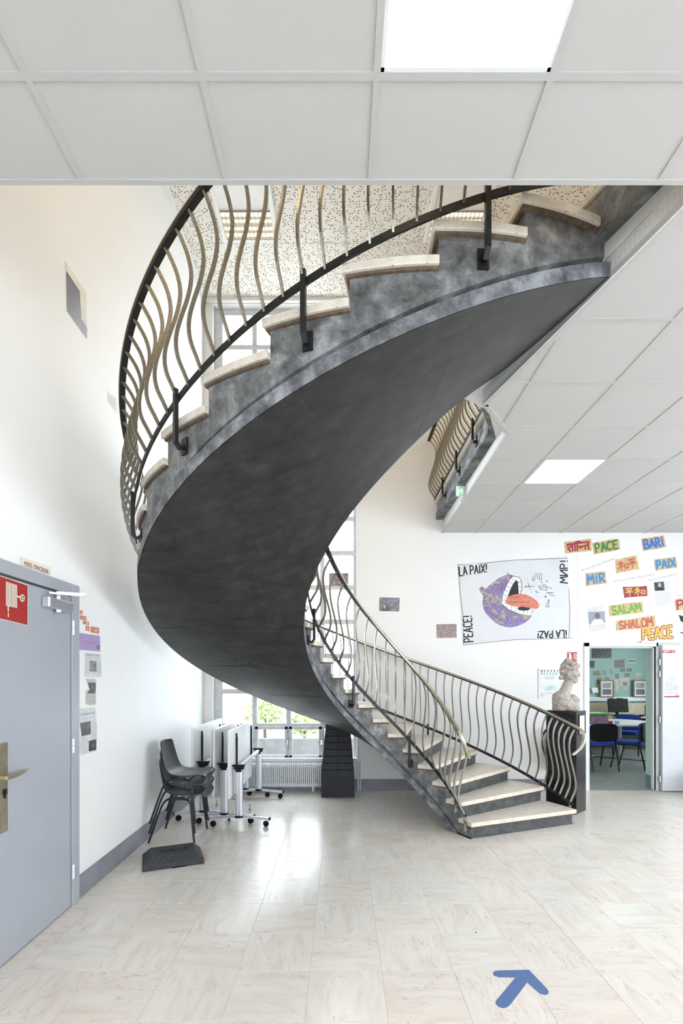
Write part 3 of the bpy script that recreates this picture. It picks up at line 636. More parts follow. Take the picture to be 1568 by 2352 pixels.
# ================================================================== THE STAIRCASE
stair = thing('spiral_staircase', 'sweeping helical staircase of dark concrete with cream stone treads', 'staircase')
TT = .042                                   # tread thickness
def zs(u): return (u + 1) * RH - .468       # underside
def nose(u): return (u + 1) * RH            # line through the nosings
BAND = [(.024, 0.0), (.028, .074), (.010, .084), (-.024, .088), (-.024, .112), (0, .120)]
b = MB(); SUB = 6; UEND = 25.1
us = []                                      # (u, step k)
k = 1; u = 0.0
def side(mb, R, sgn, u0, u1, ztop0, ztop1):
    q = []
    for uu, zt in ((u0, ztop0), (u1, ztop1)):
        z = zs(uu); prof = [(R + sgn * d, max(0.0, z + h)) for d, h in BAND] + [(R, max(zt, 0))]
        q.append([pol(r, uu, zz) for r, zz in prof])
    for i in range(len(q[0]) - 1):
        mi = 2 if i in (0, 1) else 0
        mb.add([q[0][i], q[1][i], q[1][i + 1], q[0][i + 1]], [(0, 1, 2, 3)], mi)
for k in range(1, 26):
    zt = k * RH - TT if k <= 24 else ZF2 - TT; ul = k if k < 25 else UEND
    for s in range(SUB):
        u0 = (k - 1) + (ul - k + 1) * s / SUB; u1 = (k - 1) + (ul - k + 1) * (s + 1) / SUB
        side(b, RO, 1, u0, u1, zt, zt); side(b, RI, -1, u0, u1, zt, zt)
        b.add([pol(RI, u0, zt), pol(RO, u0, zt), pol(RO, u1, zt), pol(RI, u1, zt)], [(0, 1, 2, 3)])
        rs = [RI - .02] + [RI + (RO - RI) * i / 4 for i in range(1, 4)] + [RO + .02]
        for i in range(4):
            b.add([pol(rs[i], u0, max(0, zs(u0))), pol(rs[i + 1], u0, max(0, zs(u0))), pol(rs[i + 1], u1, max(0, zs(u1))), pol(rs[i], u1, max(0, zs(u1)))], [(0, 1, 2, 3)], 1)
    zl = (k - 1) * RH - TT if k > 1 else 0     # riser with a slightly hollow face
    prof = [(0, zl), (0, zl + .03), (.0028, zl + .075), (.0028, zl + .10), (0, zt)]
    for i in range(4):
        d0, h0 = prof[i]; d1, h1 = prof[i + 1]
        b.add([pol(RI, k - 1 + d0 / .2, h0), pol(RO, k - 1 + d0 / .38, h0), pol(RO, k - 1 + d1 / .38, h1), pol(RI, k - 1 + d1 / .2, h1)], [(0, 1, 2, 3)], 3)
b.add([pol(RI, UEND, zs(UEND)), pol(RO, UEND, zs(UEND)), pol(RO, UEND, ZF2 - TT), pol(RI, UEND, ZF2 - TT)], [(0, 1, 2, 3)])
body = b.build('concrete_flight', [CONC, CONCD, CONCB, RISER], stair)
me = body.data; bm = bmesh.new(); bm.from_mesh(me); bmesh.ops.remove_doubles(bm, verts=bm.verts, dist=1e-4); bmesh.ops.recalc_face_normals(bm, faces=bm.faces); bm.to_mesh(me); bm.free()
for p in me.polygons: p.use_smooth = (p.material_index == 1)
body['label'] = 'dark grey concrete flight with moulded edge'
# board marks across the underside
SEAM = plain('seam_concrete', (.060, .060, .062), .6, var=.4, scale=8)
for k in range(2, 25, 2):
    uu = k + .35; n_ = 6; m = MB()
    for i in range(n_):
        r0, r1 = RI + (RO - RI) * i / n_, RI + (RO - RI) * (i + 1) / n_; w_ = .004
        z0 = zs(uu) - .0012
        m.add([pol(r0, uu - w_ / r0 * 2.5, z0), pol(r1, uu - w_ / r1 * 2.5, z0), pol(r1, uu + w_ / r1 * 2.5, z0), pol(r0, uu + w_ / r0 * 2.5, z0)], [(0, 1, 2, 3)])
    m.build('board_seam', SEAM, stair)
# the treads, one slab each, all alike
def tread_mesh():
    m = MB(); n = 6; ra, rb = RI - .032, RO + .032; NO = .032
    rows = []
    for z in (-TT, 0.0):
        row = []
        for i in range(n + 1):
            f = i / n
            for r in (ra, rb):
                uu = -NO / r / DT * (1 - f) + f; a = DT * uu; row.append(Vector((r * math.cos(a), r * math.sin(a), z)))
        rows += row
    c = 2 * (n + 1)
    for i in range(n):
        a, bb, cc, d = 2 * i, 2 * i + 1, 2 * i + 3, 2 * i + 2
        m.f += [(a, bb, cc, d), (c + a, c + bb, c + cc, c + d), (a, d, c + d, c + a), (bb, cc, c + cc, c + bb)]; m.m += [0] * 4
    m.f += [(0, 1, c + 1, c), (2 * n, 2 * n + 1, c + 2 * n + 1, c + 2 * n)]; m.m += [0, 0]; m.v = [tuple(v) for v in rows]
    return m.data('tread', TREAD)
def bed_mesh():
    m = MB(); n = 6; ra, rb = RI - .016, RO + .016; NO = .016; c = 2 * (n + 1); rows = []
    for z in (-TT - .016, -TT):
        for i in range(n + 1):
            f = i / n
            for r in (ra, rb):
                a = DT * (-NO / r / DT * (1 - f) + f); rows.append((r * math.cos(a), r * math.sin(a), z))
    m.v = rows
    for i in range(n):
        a, bb, cc, d = 2 * i, 2 * i + 1, 2 * i + 3, 2 * i + 2
        m.f += [(a, bb, cc, d), (a, d, c + d, c + a), (bb, cc, c + cc, c + bb)]; m.m += [0] * 3
    m.f += [(0, 1, c + 1, c)]; m.m += [0]
    return m.data('mortar_bed', m_bed())
tme, bme = tread_mesh(), bed_mesh()
for k in range(1, 25):
    o = inst('tread', tme, stair, (CXS, CYS, k * RH), T0 + DT * (k - 1))
    bv = o.modifiers.new('edge', 'BEVEL'); bv.width = .004; bv.segments = 2; bv.limit_method = 'ANGLE'
    q = inst('mortar_bed', bme, o)

# ---- railings
def rail_frames(R, u0, u1, dz, step=.12):
    n = int(math.ceil((u1 - u0) / step)); fr = []
    for i in range(n + 1):
        uu = u0 + (u1 - u0) * i / n; a = T0 + DT * uu
        rad = Vector((math.cos(a), math.sin(a), 0)); tan = Vector((-math.sin(a) * R * DT, math.cos(a) * R * DT, RH)).normalized()
        fr.append((pol(R, uu, nose(uu) + dz), rad, tan.cross(rad) * -1 if tan.cross(rad).z < 0 else tan.cross(rad)))
    return fr
def roundsec(w, h):  # flat underneath, rounded on top
    return [(-w / 2, 0), (-w / 2, h * .45), (-w * .36, h * .82), (-w * .15, h), (w * .15, h), (w * .36, h * .82), (w / 2, h * .45), (w / 2, 0)]
HB, HT = .015, .845      # heights of the two rails above the nosing line
PROF = [(0.0, .050), (.07, .085), (.14, .120), (.22, .134), (.32, .126), (.45, .095), (.58, .060), (.70, .038), (.79, .036), (.88, .058), (.95, .095), (1.0, .130)]
def baluster_mesh(base, sgn, name, H=HT - HB):
    m = MB(); pts = catmull([(base + sgn * o, 0, t * H) for t, o in PROF], 3); fr = []
    for i, p in enumerate(pts):
        t = (pts[min(i + 1, len(pts) - 1)] - pts[max(i - 1, 0)]).normalized(); nx = Vector((t.z, 0, -t.x)); fr.append((p, nx, Vector((0, 1, 0))))
    a, c = .0102, .0055; m.sweep(fr, [(-a, -c), (a, -c), (a, c), (-a, c)]); return m.data(name, STEEL)
def helix_railing(R, sgn, name, label, ustart, uend, du, brk, tail, dense):
    t = bpy.data.objects.new(name, None); COL.objects.link(t); t.parent = stair; t['label'] = label
    RB, RT = R + sgn * .05, R + sgn * .13
    # bottom rail
    m = MB(); m.sweep(rail_frames(RB, ustart + .05, uend, HB), [(-.006, -.017), (.006, -.017), (.006, .017), (-.006, .017)]); m.build('bottom_rail', BLACKIRON, t)
    # handrail, its end rolled over downwards
    fr = rail_frames(RT, ustart + (.0 if sgn > 0 else .22), uend, HT + .012); p0, r0, up0 = fr[0]; tan = (fr[0][0] - fr[1][0]).normalized(); hor = Vector((tan.x, tan.y, 0)).normalized(); roll = []
    pos = p0.copy(); ang = math.atan2(tan.z, math.hypot(tan.x, tan.y)); L = .028; a_ = ang
    for i in range(1, 12):
        a_ = ang + (-math.radians(118) - ang) * min(1, (i / 9.0) ** 1.15); d = hor * math.cos(a_) + Vector((0, 0, 1)) * math.sin(a_); pos = pos + d * L - r0 * (sgn * .0022 * i); roll.append((pos.copy(), r0, r0.cross(d) if r0.cross(d).dot(up0) > 0 or i > 6 else -r0.cross(d)))
    # keep the section upright along the roll
    fixed = []
    for (p, r, n_), i in zip(roll, range(1, 12)):
        a_ = ang + (-math.radians(118) - ang) * min(1, (i / 9.0) ** 1.15); fixed.append((p, r0, hor * -math.sin(a_) + Vector((0, 0, 1)) * math.cos(a_)))
    m = MB(); m.sweep(list(reversed(fixed)) + fr, roundsec(.048, .022)); m.build('handrail', STEEL_H, t, True)
    m = MB(); m.sweep(rail_frames(RT, ustart, uend, HT), [(-.019, -.006), (.019, -.006), (.019, .012), (-.019, .012)]); m.build('rail_underbar', BLACKIRON, t)
    me = baluster_mesh(R, sgn, 'baluster'); uu = ustart + .12
    while uu < uend - .05:
        inst('baluster', me, t, (CXS, CYS, nose(uu) + HB), T0 + DT * uu); uu += du if uu > dense[0] else dense[1]
    for uu in brk:
        m = MB(); z0 = nose(uu) - .245; rp = RB + sgn * .016; a = T0 + DT * uu; M = RZ(a)
        def B(c, d): m.box(RZ(a) @ Vector(c) + Vector((CXS, CYS, 0)), d, M)
        B((R + sgn * .006, 0, z0), (.012, .055, .095))
        pts = [(R + sgn * .01, z0 - .005), (rp - sgn * .025, z0 - .022), (rp, z0 + .006), (rp, z0 + .05), (rp, nose(uu) + HB + .05)]
        frm = []
        for i, (r, z) in enumerate(pts):
            q0, q1 = pts[max(0, i - 1)], pts[min(len(pts) - 1, i + 1)]; tt = Vector((q1[0] - q0[0], 0, q1[1] - q0[1])).normalized(); nn = Vector((-tt.z, 0, tt.x))
            frm.append((Vector((CXS, CYS, 0)) + M @ Vector((r, 0, z)), M @ nn, M @ Vector((0, 1, 0))))
        m.sweep(frm, [(-.011, -.013), (.011, -.013), (.011, .013), (-.011, .013)]); m.build('bracket', BLACKIRON, t)
    for uu, zb in tail:
        m = MB(); a = T0 + DT * uu; z1 = nose(uu) + HB; M = RZ(a); m.box(Vector((CXS, CYS, (zb + z1) / 2)) + M @ Vector((RB, 0, 0)), (.028, .012, z1 - zb), M)
        if sgn < 0: m.box(Vector((CXS, CYS, zb + .02)) + M @ Vector((R - .02, 0, 0)), (.06, .012, .02), M)
        m.build('end_post', STEEL, t)
    return t
STEEL_H = plain('polished_bronze_steel', (.50, .45, .36), .22, .95, var=.12, scale=3)
du_o = .25; du_i = .69
helix_railing(RO, 1, 'outer_railing', 'long outer railing of wavy steel bars winding up the outside of the stairs', .05, 25.0, du_o, [.5 + 2 * k for k in range(2, 13)], [(.17, RH), (1.1, RH)], (.95, .165))
helix_railing(RI, -1, 'inner_railing', 'short inner railing of wavy steel bars around the open eye of the stairs', .15, 25.2, du_i, [.5 + 4 * k for k in range(1, 6)], [(.27, .07), (1.15, .22)], (2.0, .44))
# gallery railing upstairs
gl = thing('gallery_railing', 'straight railing of wavy bars on the upper gallery under the ceiling edge', 'railing')
zg = ZF2 - .0; me = baluster_mesh(0, 1, 'baluster'); y = 4.50
m = MB(); m.b2((1.367 - .056, 4.45, zg + HB - .017), (1.367 - .044, YF - .05, zg + HB + .017)); m.build('bottom_rail', BLACKIRON, gl)
m = MB(); m.sweep([((1.367 - .13, 4.45, zg + HT), (1, 0, 0), (0, 0, 1)), ((1.367 - .13, YF - .05, zg + HT), (1, 0, 0), (0, 0, 1))], roundsec(.048, .03)); m.build('handrail', STEEL_H, gl)
m = MB(); m.b2((1.367 - .149, 4.45, zg + HT - .012), (1.367 - .111, YF - .05, zg + HT)); m.build('rail_underbar', BLACKIRON, gl)
while y < YF - .06:
    inst('baluster', me, gl, (1.367, y, zg + HB), PI); y += .11
for y in (4.81, 5.49, 6.23):
    m = MB(); z0 = zg - .16; m.b2((1.345, y - .028, z0 - .047), (1.333, y + .028, z0 + .047)); m.sweep([((1.34, y, z0), (0, 0, 1), (0, 1, 0)), ((1.31, y, z0 - .012), (-.3, 0, 1), (0, 1, 0)), ((1.30, y, z0 + .02), (-1, 0, .0), (0, 1, 0)), ((1.30, y, zg + HB + .05), (-1, 0, 0), (0, 1, 0))], [(-.011, -.013), (.011, -.013), (.011, .013), (-.011, .013)]); m.build('bracket', BLACKIRON, gl)

# ================================================================== THINGS IN THE HALL
# ---- lamps of the upper hall
ULM = emit('tube_light', (1.0, .84, .58), UPLAMP)
ULM2 = emit('added_upper_light', (1.0, .76, .44), 13.0)
def luminaire(x0, x1, y0, y1, label):
    t = thing('louvred_lamp', label, 'lamp', ((x0 + x1) / 2, (y0 + y1) / 2, ZU), group='louvred lamps of the upper ceiling'); w2, l2 = (x1 - x0) / 2, (y1 - y0) / 2
    m = MB(); f = .05
    m.b2((-w2 - f, -l2 - f, -.05), (-w2, l2 + f, 0)); m.b2((w2, -l2 - f, -.05), (w2 + f, l2 + f, 0)); m.b2((-w2, -l2 - f, -.05), (w2, -l2, 0)); m.b2((-w2, l2, -.05), (w2, l2 + f, 0)); m.build('frame', PLASTER, t, bevel=.006)
    m = MB(); m.b2((-w2, -l2 * .42, -.03), (w2, l2 * .42, -.02)); m.build('centre_plate', PLASTER, t)
    for s in (-1, 1):
        a, c = sorted((s * l2 * .42, s * l2)); m = MB(); m.b2((-w2, a, -.012), (w2, c, -.006)); m.build('tube', ULM, t)
        m = MB()
        for k in range(13): m.b2((-w2 + 2 * w2 * k / 12 - .003, a, -.045), (-w2 + 2 * w2 * k / 12 + .003, c, -.014))
        for k in range(5): yy = a + (c - a) * k / 4; m.b2((-w2, yy - (.012 if k == 2 else .003), -.045), (w2, yy + (.012 if k == 2 else .003), -.014))
        m.build('louvre', plain('aluminium_louvre', (.40, .39, .36), .4, .4), t)
luminaire(-1.40, -.82, 4.72, 5.90, 'louvred lamp in the upper ceiling beside the left wall'); luminaire(1.06, 1.64, 4.72, 5.90, 'louvred lamp in the upper ceiling above the top steps')
for k, (x, y) in enumerate(((-1.1, 2.4), (1.35, 2.4), (4.2, 5.2), (4.2, 1.0), (.3, -.8))):  # unseen lamps added to warm and brighten the upper hall
    t = thing('louvred_lamp', 'added lamp of the upper ceiling out of the picture', 'lamp', (x, y, ZU), group='added upper lamps out of the picture'); m = MB(); m.b2((-.3, -.6, -.03), (.3, .6, -.01)); m.build('tube', ULM2, t); m = MB(); m.b2((-.32, -.62, -.012), (.32, .62, 0)); m.build('frame', PLASTER, t)

# ---- exit sign under the gallery edge
t = thing('exit_sign', 'small green and white emergency exit sign under the gallery edge', 'exit sign', (1.44, 5.60, 3.70))
m = MB(); m.b2((-.03, -.02, .0), (.0, .16, .12)); m.build('box', WHITEPAINT, t, bevel=.006)
EX = emit('exit_sign_green', (.45, .80, .58), 1.1)
m = MB(); m.b2((-.12, -.022, .0), (-.03, -.014, .12)); m.build('panel', plain('exit_sign_white', (.8, .9, .84), .4), t)
m = MB(); m.b2((-.115, -.0235, .012), (-.085, -.022, .108)); m.b2((-.066, -.0235, .03), (-.038, -.022, .09)); m.b2((-.085, -.0235, .052), (-.066, -.022, .068)); m.build('pictogram', EX, t)

# ---- blue arrow stuck on the floor
A = crop(600, 1880, 1.6198)([(880, 566), (995, 563), (1030, 600), (1062, 633), (1069, 645), (1066, 654), (1052, 657), (1036, 652), (1012, 632), (989, 610), (955, 655), (925, 694), (912, 704), (897, 706), (882, 701), (871, 690), (872, 680), (905, 640), (945, 592), (885, 591), (866, 586), (860, 576), (866, 569)])
m = MB(); m.prism([Vector(((x - CX0) * EYE / (y - YH), F * EYE / (y - YH), .0004)) for x, y in A], (0, 0, .0008)); tag(m.build('floor_arrow', STICKER), 'blue arrow sticker on the marble floor', 'sticker')

# ---- stacked chairs
def chair_shell():
    P = [(-.205, .785), (-.20, .765), (-.182, .70), (-.155, .62), (-.125, .545), (-.088, .48), (-.035, .447), (.03, .436), (.11, .434), (.19, .441), (.245, .446), (.272, .436), (.278, .42)]
    Wd = [.12, .155, .175, .188, .196, .202, .206, .208, .209, .209, .207, .20, .19]
    C = catmull([(x, 0, z) for x, z in P], 2); Wc = catmull([(a, 0, 0) for a in Wd], 2); nv = 12; vs = []; fs = []
    for i, (p, wv) in enumerate(zip(C, Wc)):
        f = i / (len(C) - 1)
        for j in range(nv + 1):
            v = -1 + 2 * j / nv; e = abs(v) ** 3
            back = max(0, 1 - f / .42); seat = 1 - back
            vs.append((p.x + back * .045 * e + .012 * back * (v * v), v * wv.x, p.z + seat * .022 * e - (.0 if f < .9 else .012 * (1 - abs(v)))))
    n = nv + 1
    for i in range(len(C) - 1):
        for j in range(nv): fs.append((i * n + j, i * n + j + 1, (i + 1) * n + j + 1, (i + 1) * n + j))
    m = MB(); m.add(vs, fs); return m.data('shell', GREYPL, True)
sh_me = chair_shell()
def side_frame(s):
    m = MB(); path = catmull([(.205, s * .225, 0), (.19, s * .218, .12), (.172, s * .208, .28), (.158, s * .203, .375), (.13, s * .20, .412), (.07, s * .198, .420), (-.03, s * .198, .422), (-.075, s * .20, .410), (-.11, s * .203, .37), (-.15, s * .21, .27), (-.20, s * .22, .12), (-.24, s * .227, 0)], 3)
    m.tube(path, .0105, 8); m.b2((-.02, s * .186, .424), (.10, s * .206, .44)); return m.data('side_frame', BLACKIRON, True)
sf = [side_frame(-1), side_frame(1)]
fm = MB(); fm.tube([(-.06, -.198, .418), (-.06, .198, .418)], .008); fm.tube([(.12, -.198, .412), (.12, .198, .412)], .008); cross = fm.data('crossbar', BLACKIRON, True)
for k, lab in enumerate(('charcoal plastic chair at the bottom of the stack by the side wall', 'charcoal plastic chair in the middle of the stack', 'charcoal plastic chair on top of the stack, its whole seat showing')):
    t = thing('stacking_chair', lab, 'chair', (-1.635 + .006 * k, 4.925, .094 * k), 0, 'stacked charcoal plastic chairs')
    o = inst('shell', sh_me, t); sd = o.modifiers.new('thickness', 'SOLIDIFY'); sd.thickness = .009; sd.offset = -1
    for q in sf: inst('side_frame', q, t)
    inst('crossbar', cross, t)

# ---- black rubber sign base
t = thing('sign_base', 'black recycled rubber sign base lying on the floor in front of the chairs', 'sign base', (-1.477, 4.237, 0), math.radians(22.3)); a_, c_ = .248, .165
m = MB(); lo = [(-a_, -c_), (a_, -c_), (a_, c_), (-a_, c_)]; hi = [(-a_ + .07, -c_ + .075), (a_ - .07, -c_ + .075), (a_ - .07, c_ - .03), (-a_ + .07, c_ - .03)]
m.v = [(x, y, 0) for x, y in lo] + [(x, y, .04) for x, y in lo] + [(x, y, .10) for x, y in hi]
# top rim with a recess
hr = [(-.115, -.055), (.115, -.055), (.115, .02), (-.115, .02)]; m.v += [(x, y + .04, .10) for x, y in hr] + [(x, y + .04, .075) for x, y in hr]
m.f = [(3, 2, 1, 0)] + [(i, (i + 1) % 4, 4 + (i + 1) % 4, 4 + i) for i in range(4)] + [(4 + i, 4 + (i + 1) % 4, 8 + (i + 1) % 4, 8 + i) for i in range(4)] + [(8 + i, 8 + (i + 1) % 4, 12 + (i + 1) % 4, 12 + i) for i in range(4)] + [(12 + i, 12 + (i + 1) % 4, 16 + (i + 1) % 4, 16 + i) for i in range(4)] + [(16, 17, 18, 19)]
m.m = [0] * len(m.f); m.build('block', RUBBER, t, bevel=.006)
for x_ in (-.055, .055):
    m = MB(); m.b2((x_ - .035, .006, .0745), (x_ + .035, .042, .0765)); m.build('socket_hole', BLACKPL, t)
m = MB(); m.b2((-.02, -c_ - .001, .0), (.10, -c_ + .03, .012)); m.build('grip_notch', BLACKPL, t)

# ---- folded flip-top tables
def caster_mesh():
    m = MB(); m.tube([(-.011, 0, .032), (.011, 0, .032)], .032, 16); return m.data('caster_wheel', BLACKPL, True)
def caster_hub():
    m = MB(); m.tube([(-.0125, 0, .032), (.0125, 0, .032)], .021, 14); m.b2((-.008, -.018, .045), (.008, .018, .075)); m.tube([(0, 0, .07), (0, 0, .085)], .009); return m.data('caster_fork', ALU, True)
cw, ch = caster_mesh(), caster_hub()
def foot_mesh():
    m = MB(); pts = catmull([(-.325, 0, .088), (-.2, 0, .10), (-.06, 0, .112), (.06, 0, .112), (.2, 0, .10), (.325, 0, .088)], 4); fr = []
    for i, p in enumerate(pts): fr.append((p, Vector((0, 1, 0)), Vector((0, 0, 1))))
    m.sweep(fr, [(-.022, -.008), (-.022, .004), (-.014, .013), (.014, .013), (.022, .004), (.022, -.008)]); return m.data('foot', ALU, True)
ft = foot_mesh(); cm = MB()
cm.sweep([((0, 0, .115), (1, 0, 0), (0, 1, 0)), ((0, 0, .64), (1, 0, 0), (0, 1, 0))], [(-.038, -.026), (-.014, -.03), (-.010, -.026), (.010, -.026), (.014, -.03), (.038, -.026), (.038, .026), (.014, .03), (-.014, .03), (-.038, .026)]); col_me = cm.data('column', ALU)
cm = MB(); cm.lathe((0, 0, .108), [(.046, 0), (.05, .008), (.044, .02)], 16); col_c = cm.data('column_collar', BLACKPL, True)
cm = MB(); cm.b2((-.05, -.035, .625), (.05, .035, .66)); cm.b2((-.03, -.045, .60), (.03, -.02, .66)); cm.b2((-.075, -.02, .655), (.06, .02, .672)); col_h = cm.data('pivot_head', BLACKPL)
def flip_table(x, y0, y1, label, lean=0.0, top=(5.08, 6.38), tz=(.33, 1.045)):
    t = thing('flip_top_table', label, 'table', (x, (y0 + y1) / 2, 0), 0, 'folded flip-top tables on castors'); h = (y1 - y0) / 2; yc = (y0 + y1) / 2
    M_ = Matrix.Rotation(lean, 3, 'Y'); m = MB(); m.box((-.085, (top[0] + top[1]) / 2 - yc, (tz[0] + tz[1]) / 2), (.025, top[1] - top[0], tz[1] - tz[0]), M_); m.build('table_top', TABLEWHITE, t, bevel=.003)
    for s in (-1, 1):
        inst('column', col_me, t, (0, s * h, 0)); inst('column_collar', col_c, t, (0, s * h, 0)); inst('pivot_head', col_h, t, (0, s * h, 0)); f_ = inst('foot', ft, t, (0, s * h, 0))
        for e in (-1, 1):
            inst('caster', cw, t, (e * .285, s * h + .02, 0), random.uniform(-.8, .8) + (PI / 2 if e * s > 0 else .5)); o = t.children[-1]; q = inst('caster_fork', ch, o)
            mm = MB(); mm.box((e * .327, s * h, .09), (.02, .05, .03)); mm.build('end_cap', BLACKPL, t, bevel=.006)
        m = MB(); m.b2((-.072, s * (h - .18) - .012, .60), (-.055, s * (h - .18) + .012, .95)); m.b2((-.07, s * (h - .18) - .016, .93), (-.06, s * (h - .18) + .016, .99)); m.build('hinge_arm', BLACKPL, t)
    m = MB(); m.b2((-.02, -h, .625), (.02, h, .655)); m.build('crossbar', ALU, t)
    return t
flip_table(-1.545, 5.41, 6.60, 'folded white flip-top table nearest the side wall', 0.0, (5.27, 6.55), (.36, 1.06))
mid_table = flip_table(-1.285, 5.31, 6.50, 'folded white flip-top table in the middle of the row', .012, (5.18, 6.46), (.33, 1.045))
flip_table(-1.10, 5.20, 6.43, 'folded white flip-top table at the window end of the row, feet fully showing', 0.0, (5.08, 6.38), (.33, 1.045))
m = MB(); m.box((-.125, 5.84 - 5.905, .69), (.018, 1.24, .71), Matrix.Rotation(.03, 3, 'Y')); m.build('modesty_panel', TABLEWHITE, mid_table, bevel=.003)

# ---- radiator, pipe
t = thing('radiator', 'white ribbed radiator under the window', 'radiator', (-.9, 6.80, 0)); x0, x1 = -.62, .62
m = MB(); n = 44
for k in range(n): xx = x0 + (x1 - x0) * (k + .5) / n; m.b2((xx - .010, -.035, .075), (xx + .010, .035, .40))
o = m.build('ribs', RADW, t, bevel=.004)
m = MB(); m.b2((x0, -.02, .09), (x1, .02, .12)); m.b2((x0, -.02, .355), (x1, .02, .385)); m.build('header', RADW, t)
m = MB()
for xx in (-.5, .5): m.b2((xx - .015, .02, .0), (xx + .015, .06, .40))
m.build('bracket', RADW, t)
t = thing('heating_pipe', 'thin white heating pipe beside the black leaflet rack', 'pipe', (.235, 6.86, 0)); m = MB(); m.tube([(0, 0, 0), (0, 0, 1.6)], .011, 10); m.build('tube', RADW, t, True); m = MB(); m.b2((-.014, -.02, .42), (.035, .02, .455)); m.build('valve', WHITEPAINT, t, bevel=.004)
m = MB(); m.tube([(.03, 0, 0), (.03, 0, .44)], .008, 8); m.build('branch', RADW, t, True)

# ---- black leaflet rack below the stairs
t = thing('leaflet_rack', 'black tiered leaflet rack standing below the stairs', 'leaflet rack', (-.05, 6.48, 0)); W0, W1 = .222, .175
m = MB(); m.prism([(-W0, 0, 0), (-W0, .32, 0), (-W0, .32, .28), (-W0, .02, .28)], (2 * W0, 0, 0)); m.build('base', MATTBLACK, t, bevel=.004)
LV = 8; Z0, Z1 = .28, .98
def rk(f): return W0 - (W0 - W1) * f * 1.15, .02 + .27 * f, Z0 + (Z1 - Z0) * f
for k in range(LV):
    f0, f1 = k / LV, (k + 1) / LV; wa, ya, za = rk(f0); wb, yb, zb = rk(f1)
    for s in (-1, 1):
        m = MB(); x_a, x_b = (-wa + .012, -.003) if s < 0 else (.003, wa - .012)
        m.prism([(x_a, ya - .012, za), (x_b, ya - .012, za), (x_b, ya + .004, zb - .008), (x_a, ya + .004, zb - .008)], (0, .008, 0)); m.build('pocket', MATTBLACK, t)
    m = MB(); m.prism([(-wa, ya - .012, za - .004), (wa, ya - .012, za - .004), (wb, yb + .02, za + .006), (-wb, yb + .02, za + .006)], (0, 0, .005)); m.build('shelf', MATTBLACK, t)
for s in (-1, 1):
    wa, ya, za = rk(0); wb, yb, zb = rk(1); m = MB(); m.prism([(s * wa, ya - .02, za), (s * wb, yb - .02, zb), (s * wb, .33, zb), (s * wa, .33, za)], (-s * .012, 0, 0)); m.build('side_panel', MATTBLACK, t)
m = MB(); wb, yb, zb = rk(1); m.prism([(-W0, .31, Z0), (W0, .31, Z0), (wb, .325, zb), (-wb, .325, zb)], (0, .01, 0)); m.build('back_panel', MATTBLACK, t)

# ---- pedestal and bust
PEDA = math.atan2(.731, -.683) - PI       # direction of the front face
pc = Vector((2.757, 5.677, 0)); dF = Vector((-.683, .731, 0)).normalized(); dR = Vector((.731, .683, 0)).normalized()
wF, wR = .36, .29; ctr = pc + dF * wF / 2 + dR * wR / 2
t = thing('pedestal', 'glossy black pedestal box under the stone bust', 'pedestal', ctr, math.atan2(dR.y, dR.x)); MZ = 1.208
m = MB(); m.b2((-wR / 2, -wF / 2, 0), (wR / 2, wF / 2, MZ)); m.build('box', DARKBOX, t, bevel=.003)
m = MB(); m.b2((-wR / 2 + .05, -wF / 2 - .003, .93), (wR / 2 - .05, -wF / 2 + .001, 1.165)); o = m.build('label_holder', BLACKPL, t)
m = MB(); m.b2((-wR / 2 + .09, -wF / 2 - .005, .94), (wR / 2 - .06, -wF / 2 - .003, 1.155)); m.build('label_sheet', PAPER, o)
